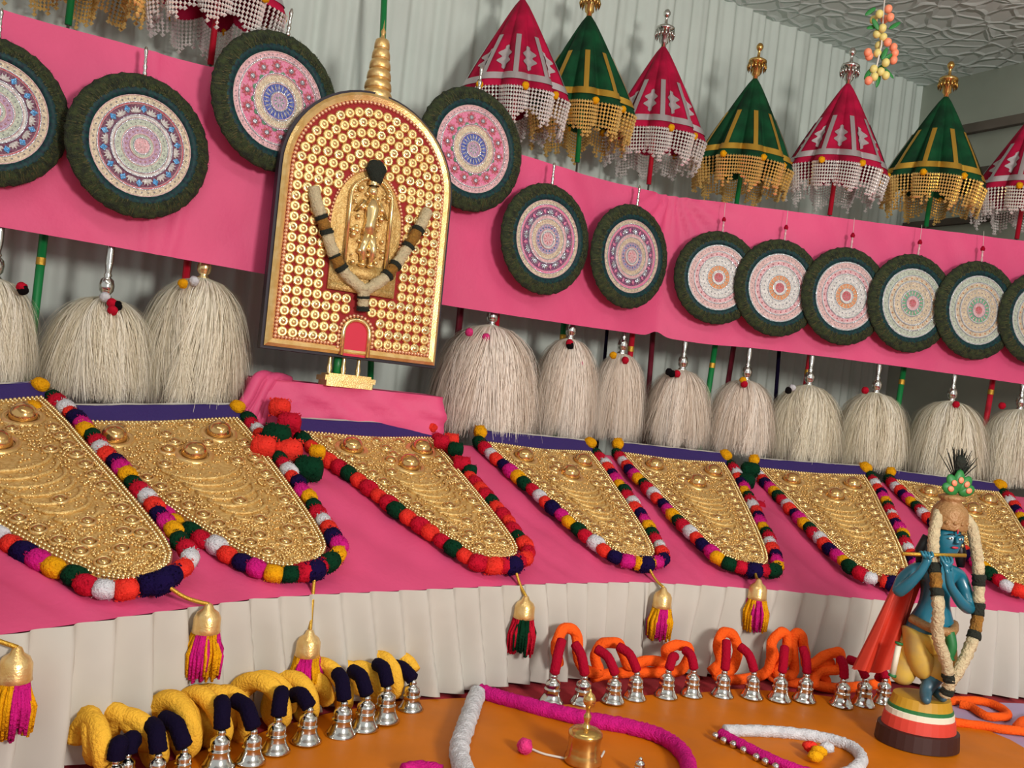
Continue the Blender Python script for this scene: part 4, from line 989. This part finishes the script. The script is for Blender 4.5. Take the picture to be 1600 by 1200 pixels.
# ------------------------------------------------------------------ blue flute-playing figurine
sp = on_floor(1432, 1160, .014); SM = Matrix.Translation(sp) @ Matrix.Rotation(math.radians(6), 4, 'Z')
st = thing('figurine', 'painted blue figurine playing a flute on a striped plinth before the bench', 'figurine', SM)
q = MB()
def pl(z0, z1, a, b, m_): 
    q.lathe([(a, z0), (b, z1)], 28, m_, rf=None)
prof = [(0, 0), (.145, 0), (.140, .055), (.128, .058), (.122, .098), (.118, .10), (.116, .118), (.113, .120), (.112, .130), (.108, .132), (.098, .165), (0, .165)]
q.lathe(prof, 30, 0, Matrix.Diagonal((1, .8, 1, 1)), ms=[0, 0, 0, 1, 1, 2, 2, 3, 3, 4, 4])
link('plinth', q.mesh('plinth', ['plinth_brown', 'plinth_red', 'plinth_white', 'plinth_green', 'plinth_yellow'], False), st)
def skin(name, chains, mats, parent, sub=2, face=None):
    """chains: list of [(key,(x,y,z),r) ...]; keys shared between chains join them"""
    vs, rs, idx, es = [], [], {}, []
    for ch in chains:
        prev = None
        for key, co, r in ch:
            if key not in idx: idx[key] = len(vs); vs.append(co); rs.append(r)
            if prev is not None: es.append((idx[prev], idx[key]))
            prev = key
    me = bpy.data.meshes.new(name); me.from_pydata(vs, es, [])
    o = bpy.data.objects.new(name, me); COL.objects.link(o)
    md = o.modifiers.new('skin', 'SKIN'); md.use_smooth_shade = True
    for i, r in enumerate(rs):
        sv = me.skin_vertices[0].data[i]; sv.radius = (r, r) if not hasattr(r, '__len__') else r; sv.use_root = (i == 0)
    if sub: o.modifiers.new('sub', 'SUBSURF').levels = sub; o.modifiers[-1].render_levels = sub
    for k in mats: me.materials.append(MATS[k])
    dg = bpy.context.evaluated_depsgraph_get(); me2 = bpy.data.meshes.new_from_object(o.evaluated_get(dg)); me2.name = name
    bpy.data.objects.remove(o)
    for p in me2.polygons: p.use_smooth = True
    if face:
        for p in me2.polygons: p.material_index = face(p.center)
    return link(name, me2, parent)
UPM = Matrix.Translation((0, -.005, .020))
hx = .012                                        # tribhanga sway
body = [[('pel', (0, 0, .42), .062), ('waist', (.008, 0, .48), .05), ('chest', (.004, -.002, .555), (.072, .05)), ('sh', (.0, .0, .605), (.055, .04)), ('neck', (.008, -.004, .64), .026), ('jaw', (.014, -.02, .678), .040), ('head', (.018, -.014, .726), .058), ('crown', (.02, -.004, .772), .036)],
        [('sh', (.0, .0, .605), .05), ('sl', (.085, .002, .60), .03), ('ul', (.105, -.02, .545), .026), ('el', (.098, -.065, .492), .023), ('fl', (.04, -.10, .52), .02), ('wl', (-.015, -.115, .575), .015), ('hl', (-.032, -.118, .615), (.018, .010)), ('hl2', (-.038, -.112, .642), (.016, .009))],
        [('sh', (.0, .0, .605), .05), ('sr', (-.078, .002, .60), .03), ('ur', (-.125, -.01, .565), .026), ('er', (-.158, -.04, .522), .023), ('fr', (-.135, -.075, .57), .02), ('wr', (-.112, -.095, .615), .015), ('hr', (-.105, -.10, .642), (.017, .010)), ('hr2', (-.102, -.098, .662), (.014, .009))],
        [('pel', (0, 0, .42), .06), ('tl', (.045, -.005, .385), .055), ('kl', (.05, -.03, .29), .04), ('al', (-.012, -.035, .195), .024), ('ftl', (-.03, -.07, .178), .02), ('ftl2', (-.04, -.098, .174), .014)],
        [('pel', (0, 0, .42), .06), ('tr', (-.045, 0, .385), .055), ('kr', (-.03, -.012, .29), .04), ('ar', (.03, .0, .205), .024), ('ftr', (.04, -.04, .185), .02), ('ftr2', (.045, -.07, .175), .014)]]
for i in range(4):                               # fingers closing over the flute
    x = -.056 + i*.012; body.append([('hl2', (-.038, -.112, .642), .01), ('g%d' % i, (x, -.118, .660), .0058), ('g%db' % i, (x-.001, -.106, .672+.002*(i % 2)), .005), ('g%dc' % i, (x, -.094, .668), .004)])
    x = -.124 + i*.012; body.append([('hr2', (-.102, -.098, .662), .01), ('k%d' % i, (x, -.112, .672), .0058), ('k%db' % i, (x, -.10, .682+.002*(i % 2)), .005), ('k%dc' % i, (x, -.088, .676), .004)])
body.append([('hl', (-.032, -.118, .615), .01), ('th', (-.014, -.108, .640), .006), ('th2', (-.018, -.094, .652), .005)])
body.append([('hr', (-.105, -.10, .642), .01), ('tk', (-.084, -.096, .656), .006), ('tk2', (-.088, -.086, .664), .005)])
bo = skin('body', body, ['blue_skin', 'blue_feet'], st, 2, lambda c: 1 if c.z < .24 else 0)
for s_ in (-1, 1):
    q = MB(); q.ball((.018 + s_*.018, -.058, .712), (.0085, .004, .0036), 10, 6, 0); q.ball((.018 + s_*.018, -.0612, .712), (.0036, .0018, .0034), 8, 5, 1); link('eye', q.mesh('eye', ['eye_white', 'hair_black']), st, UPM)
    q = MB(); q.tube([(.018 + s_*.006, -.061, .724), (.018 + s_*.018, -.062, .728), (.018 + s_*.031, -.056, .723)], .0022, 5); link('eyebrow', q.mesh('eyebrow', 'hair_black'), st, UPM)
    q = MB(); q.ball((.02 + s_*.053, -.004, .706), (.008, .012, .017), 8, 6, 0); er = link('ear', q.mesh('ear', 'blue_skin'), st, UPM)
    q = MB(); q.ball((.02 + s_*.056, -.008, .684), .007, 8, 6); link('earring', q.mesh('earring', 'gold_smooth'), er)
q = MB(); q.tube([(.018, -.058, .718), (.018, -.066, .705), (.018, -.071, .698)], [.004, .006, .008], 8); link('nose', q.mesh('nose', 'blue_skin'), st, UPM)
q = MB(); q.ball((.017, -.060, .682), (.013, .005, .0045), 10, 6); link('mouth', q.mesh('mouth', 'lip_red'), st, UPM)
q = MB(); q.tube([(.018, -.063, .73), (.018, -.064, .745)], .003, 6); link('forehead_mark', q.mesh('forehead_mark', 'lip_red'), st, UPM)
q = MB(); q.ball((.022, .014, .716), (.055, .05, .052), 16, 10); q.tube([(-.035, .02, .70), (-.055, .02, .65), (-.06, .015, .605)], [.02, .022, .012], 8); q.tube([(.075, .02, .70), (.092, .02, .65), (.095, .015, .605)], [.02, .022, .012], 8)
link('hair', q.mesh('hair', 'hair_black'), st, UPM)
q = MB(); q.lathe([(.058, .738), (.063, .745), (.060, .757), (.061, .775), (.060, .795), (.054, .812), (.040, .826), (.034, .836), (.042, .842), (.043, .852), (.03, .858), (0, .866)], 20, 0, Matrix.Translation((.022, 0, 0)))
for i in range(14): a = 2*PI*i/14; q.ball((.022+.058*math.cos(a), .058*math.sin(a), .764), .008, 6, 4)
link('crown', q.mesh('crown', 'crown_brown'), st, UPM)
cr = thing  # peacock crest
q = MB()
for k in range(5):
    a = PI/2 + (k-2)*.62; l = .075 - .008*abs(k-2); M = Matrix.Translation((.03, -.02, .868)) @ Matrix.Rotation(-a, 4, 'Y')
    q.ball((l*.55, 0, 0), (l*.55, .010, .021), 10, 6, 0, M); q.ball((l*.6, -.011, 0), (.012, .004, .010), 8, 5, 1, M)
crest = link('crest', q.mesh('crest', ['leaf_green', 'fruit_peach']), st, UPM)
q = MB()
for i in range(60):
    a = random.gauss(0, .32); l = random.uniform(.09, .13); b_ = Vector((.035, 0, .90)); e = b_ + Vector((l*math.sin(a), random.uniform(-.012, .012), l*math.cos(a)))
    q.tube([b_, b_.lerp(e, .5), e], [.0025, .0022, .001], 3)
q.ball((.038, -.004, .975), (.02, .008, .026), 10, 7)
link('peacock_feather', q.mesh('peacock_feather', 'garland_dark'), st, UPM)
q = MB(); q.tube([(-.19, -.098, .668), (-.09, -.099, .674), (.045, -.085, .682)], .0065, 10); link('flute', q.mesh('flute', 'gold_ribbon'), st)
dh = [[('p', (0, 0, .43), (.078, .07)), ('h', (0, 0, .40), (.085, .075)), ('tl', (.045, -.005, .36), .068), ('kl', (.05, -.03, .29), .057), ('al', (.005, -.034, .225), .038)],
      [('h', (0, 0, .40), .08), ('tr', (-.045, 0, .36), .068), ('kr', (-.035, -.012, .29), .058), ('ar', (.02, -.004, .228), .04)],
      [('h', (0, 0, .40), .08), ('d1', (-.03, .03, .33), .06), ('d2', (-.055, .04, .25), .05), ('d3', (-.07, .03, .185), .045)]]
skin('lower_garment', dh, ['dhoti'], st, 2)
q = MB(); q.tube(smoothpath([(.075, -.02, .43), (.03, -.078, .415), (-.04, -.07, .42), (-.08, -.01, .435)], 6), .016, 8, 0); q.tube(smoothpath([(.02, -.08, .415), (.03, -.088, .37), (.025, -.082, .33)], 6), [.018]*12+[.026], 8, 1)
link('sash', q.mesh('sash', ['crown_brown', 'plinth_green']), st)
q = MB()
def cape(u, v):
    x0, z0 = -.01 - .11*u, .615 - .03*u; x1, z1 = -.075 - .15*u, .20 + .03*math.sin(u*9)*.4 - .02*u + .03
    t_ = v; return (x0 + (x1-x0)*t_, .035 + .02*math.sin(u*11 + t_*2) + .006*math.sin(u*27) + .02*t_, z0 + (z1-z0)*t_)
q.grid(cape, 24, 16); g2 = lambda u, v: (lambda p: (p[0], p[1]+.012, p[2]))(cape(u, v)); q.grid(g2, 24, 16)
link('cape', q.mesh('cape', 'cape'), st)
q = MB(); q.tube([(-.125, -.03, .34), (-.135, -.03, .24)], .010, 8, 0); q.tube([(-.125, -.03, .345), (-.124, -.03, .352)], .014, 8, 1); q.tube([(-.135, -.03, .24), (-.136, -.03, .232)], .014, 8, 1); link('staff_end', q.mesh('staff_end', ['plinth_white', 'plinth_green']), st)
gs = [(0, .36, 'garland_cream'), (.36, .40, 'garland_dark'), (.40, .47, 'garland_brown'), (.47, .51, 'garland_dark'), (.51, .84, 'garland_cream'), (.84, .88, 'garland_dark'), (.88, .93, 'garland_cream'), (.93, .97, 'garland_dark'), (.97, 1, 'garland_cream')]
garland('flower_garland', 'cream flower garland with dark bands hung around the blue figurine', [
    ([(.02, .05, .83), (-.03, -.02, .80), (-.055, -.05, .74), (-.062, -.075, .66), (-.062, -.105, .58), (-.06, -.13, .50), (-.045, -.12, .41), (.0, -.115, .32), (.022, -.11, .25), (.02, -.10, .20)], gs),
    ([(.03, .05, .83), (.085, -.02, .79), (.105, -.04, .72), (.12, -.05, .64), (.125, -.06, .56), (.118, -.08, .46), (.09, -.10, .38), (.05, -.115, .30), (.026, -.112, .255)],
     [(0, .42, 'garland_cream'), (.42, .48, 'garland_dark'), (.48, .56, 'garland_cream'), (.56, .60, 'garland_dark'), (.60, .68, 'garland_brown'), (.68, .72, 'garland_dark'), (.72, 1, 'garland_cream')])], .0195, SM)

# ------------------------------------------------------------------ hanging fruit garland
gp = at(1374, 70, 4.3)
t = thing('fruit_garland', 'hanging garland of small yellow and peach fruits with leaves from the ceiling', 'garland', Matrix.Translation(gp))
q = MB(); q.tube([(0, 0, .2), (.02, 0, CEIL-gp.z)], .003, 6); q.tube([(0, 0, .2), (.01, 0, 0), (-.01, 0, -.19)], .004, 6); link('string', q.mesh('string', 'string'), t)
fm = {}
for cn in ('fruit_yellow', 'fruit_peach'):
    q = MB(); q.ball((0, 0, 0), (.019, .019, .021), 10, 8); fm[cn] = q.mesh('fruit', cn)
q = MB(); q.ball((0, 0, 0), (.012, .003, .032), 8, 6); lf = q.mesh('leaf', 'leaf_green')
sc_ = 4.3/FPX
for x, y, cn in [(1388, 14, 1), (1374, 22, 0), (1391, 27, 1), (1382, 30, 1), (1365, 31, 0), (1379, 44, 0), (1370, 53, 0), (1387, 66, 1), (1373, 71, 0), (1396, 74, 1), (1356, 82, 1), (1371, 83, 0), (1398, 83, 1), (1358, 88, 1), (1396, 94, 1),
                 (1384, 98, 0), (1365, 108, 0), (1376, 112, 0), (1384, 118, 0), (1357, 126, 1), (1366, 120, 0), (1380, 58, 0)]:
    p = at(x, y, 4.3 + random.uniform(-.03, .03)); link('fruit', fm[('fruit_yellow', 'fruit_peach')[cn]], t, Matrix.Translation(p-gp))
for x, y, a in [(1360, 18, .8), (1368, 38, -.6), (1398, 40, .9), (1382, 84, .3), (1378, 88, -.5), (1386, 90, .9), (1356, 116, .4), (1390, 115, -.8), (1372, 127, .2), (1364, 42, 1.2), (1380, 104, 1.0)]:
    p = at(x, y, 4.3 + random.uniform(-.03, .03)); link('leaf', lf, t, Matrix.Translation(p-gp) @ Matrix.Rotation(a, 4, 'Y') @ Matrix.Rotation(random.uniform(-.5, .5), 4, 'Z'))
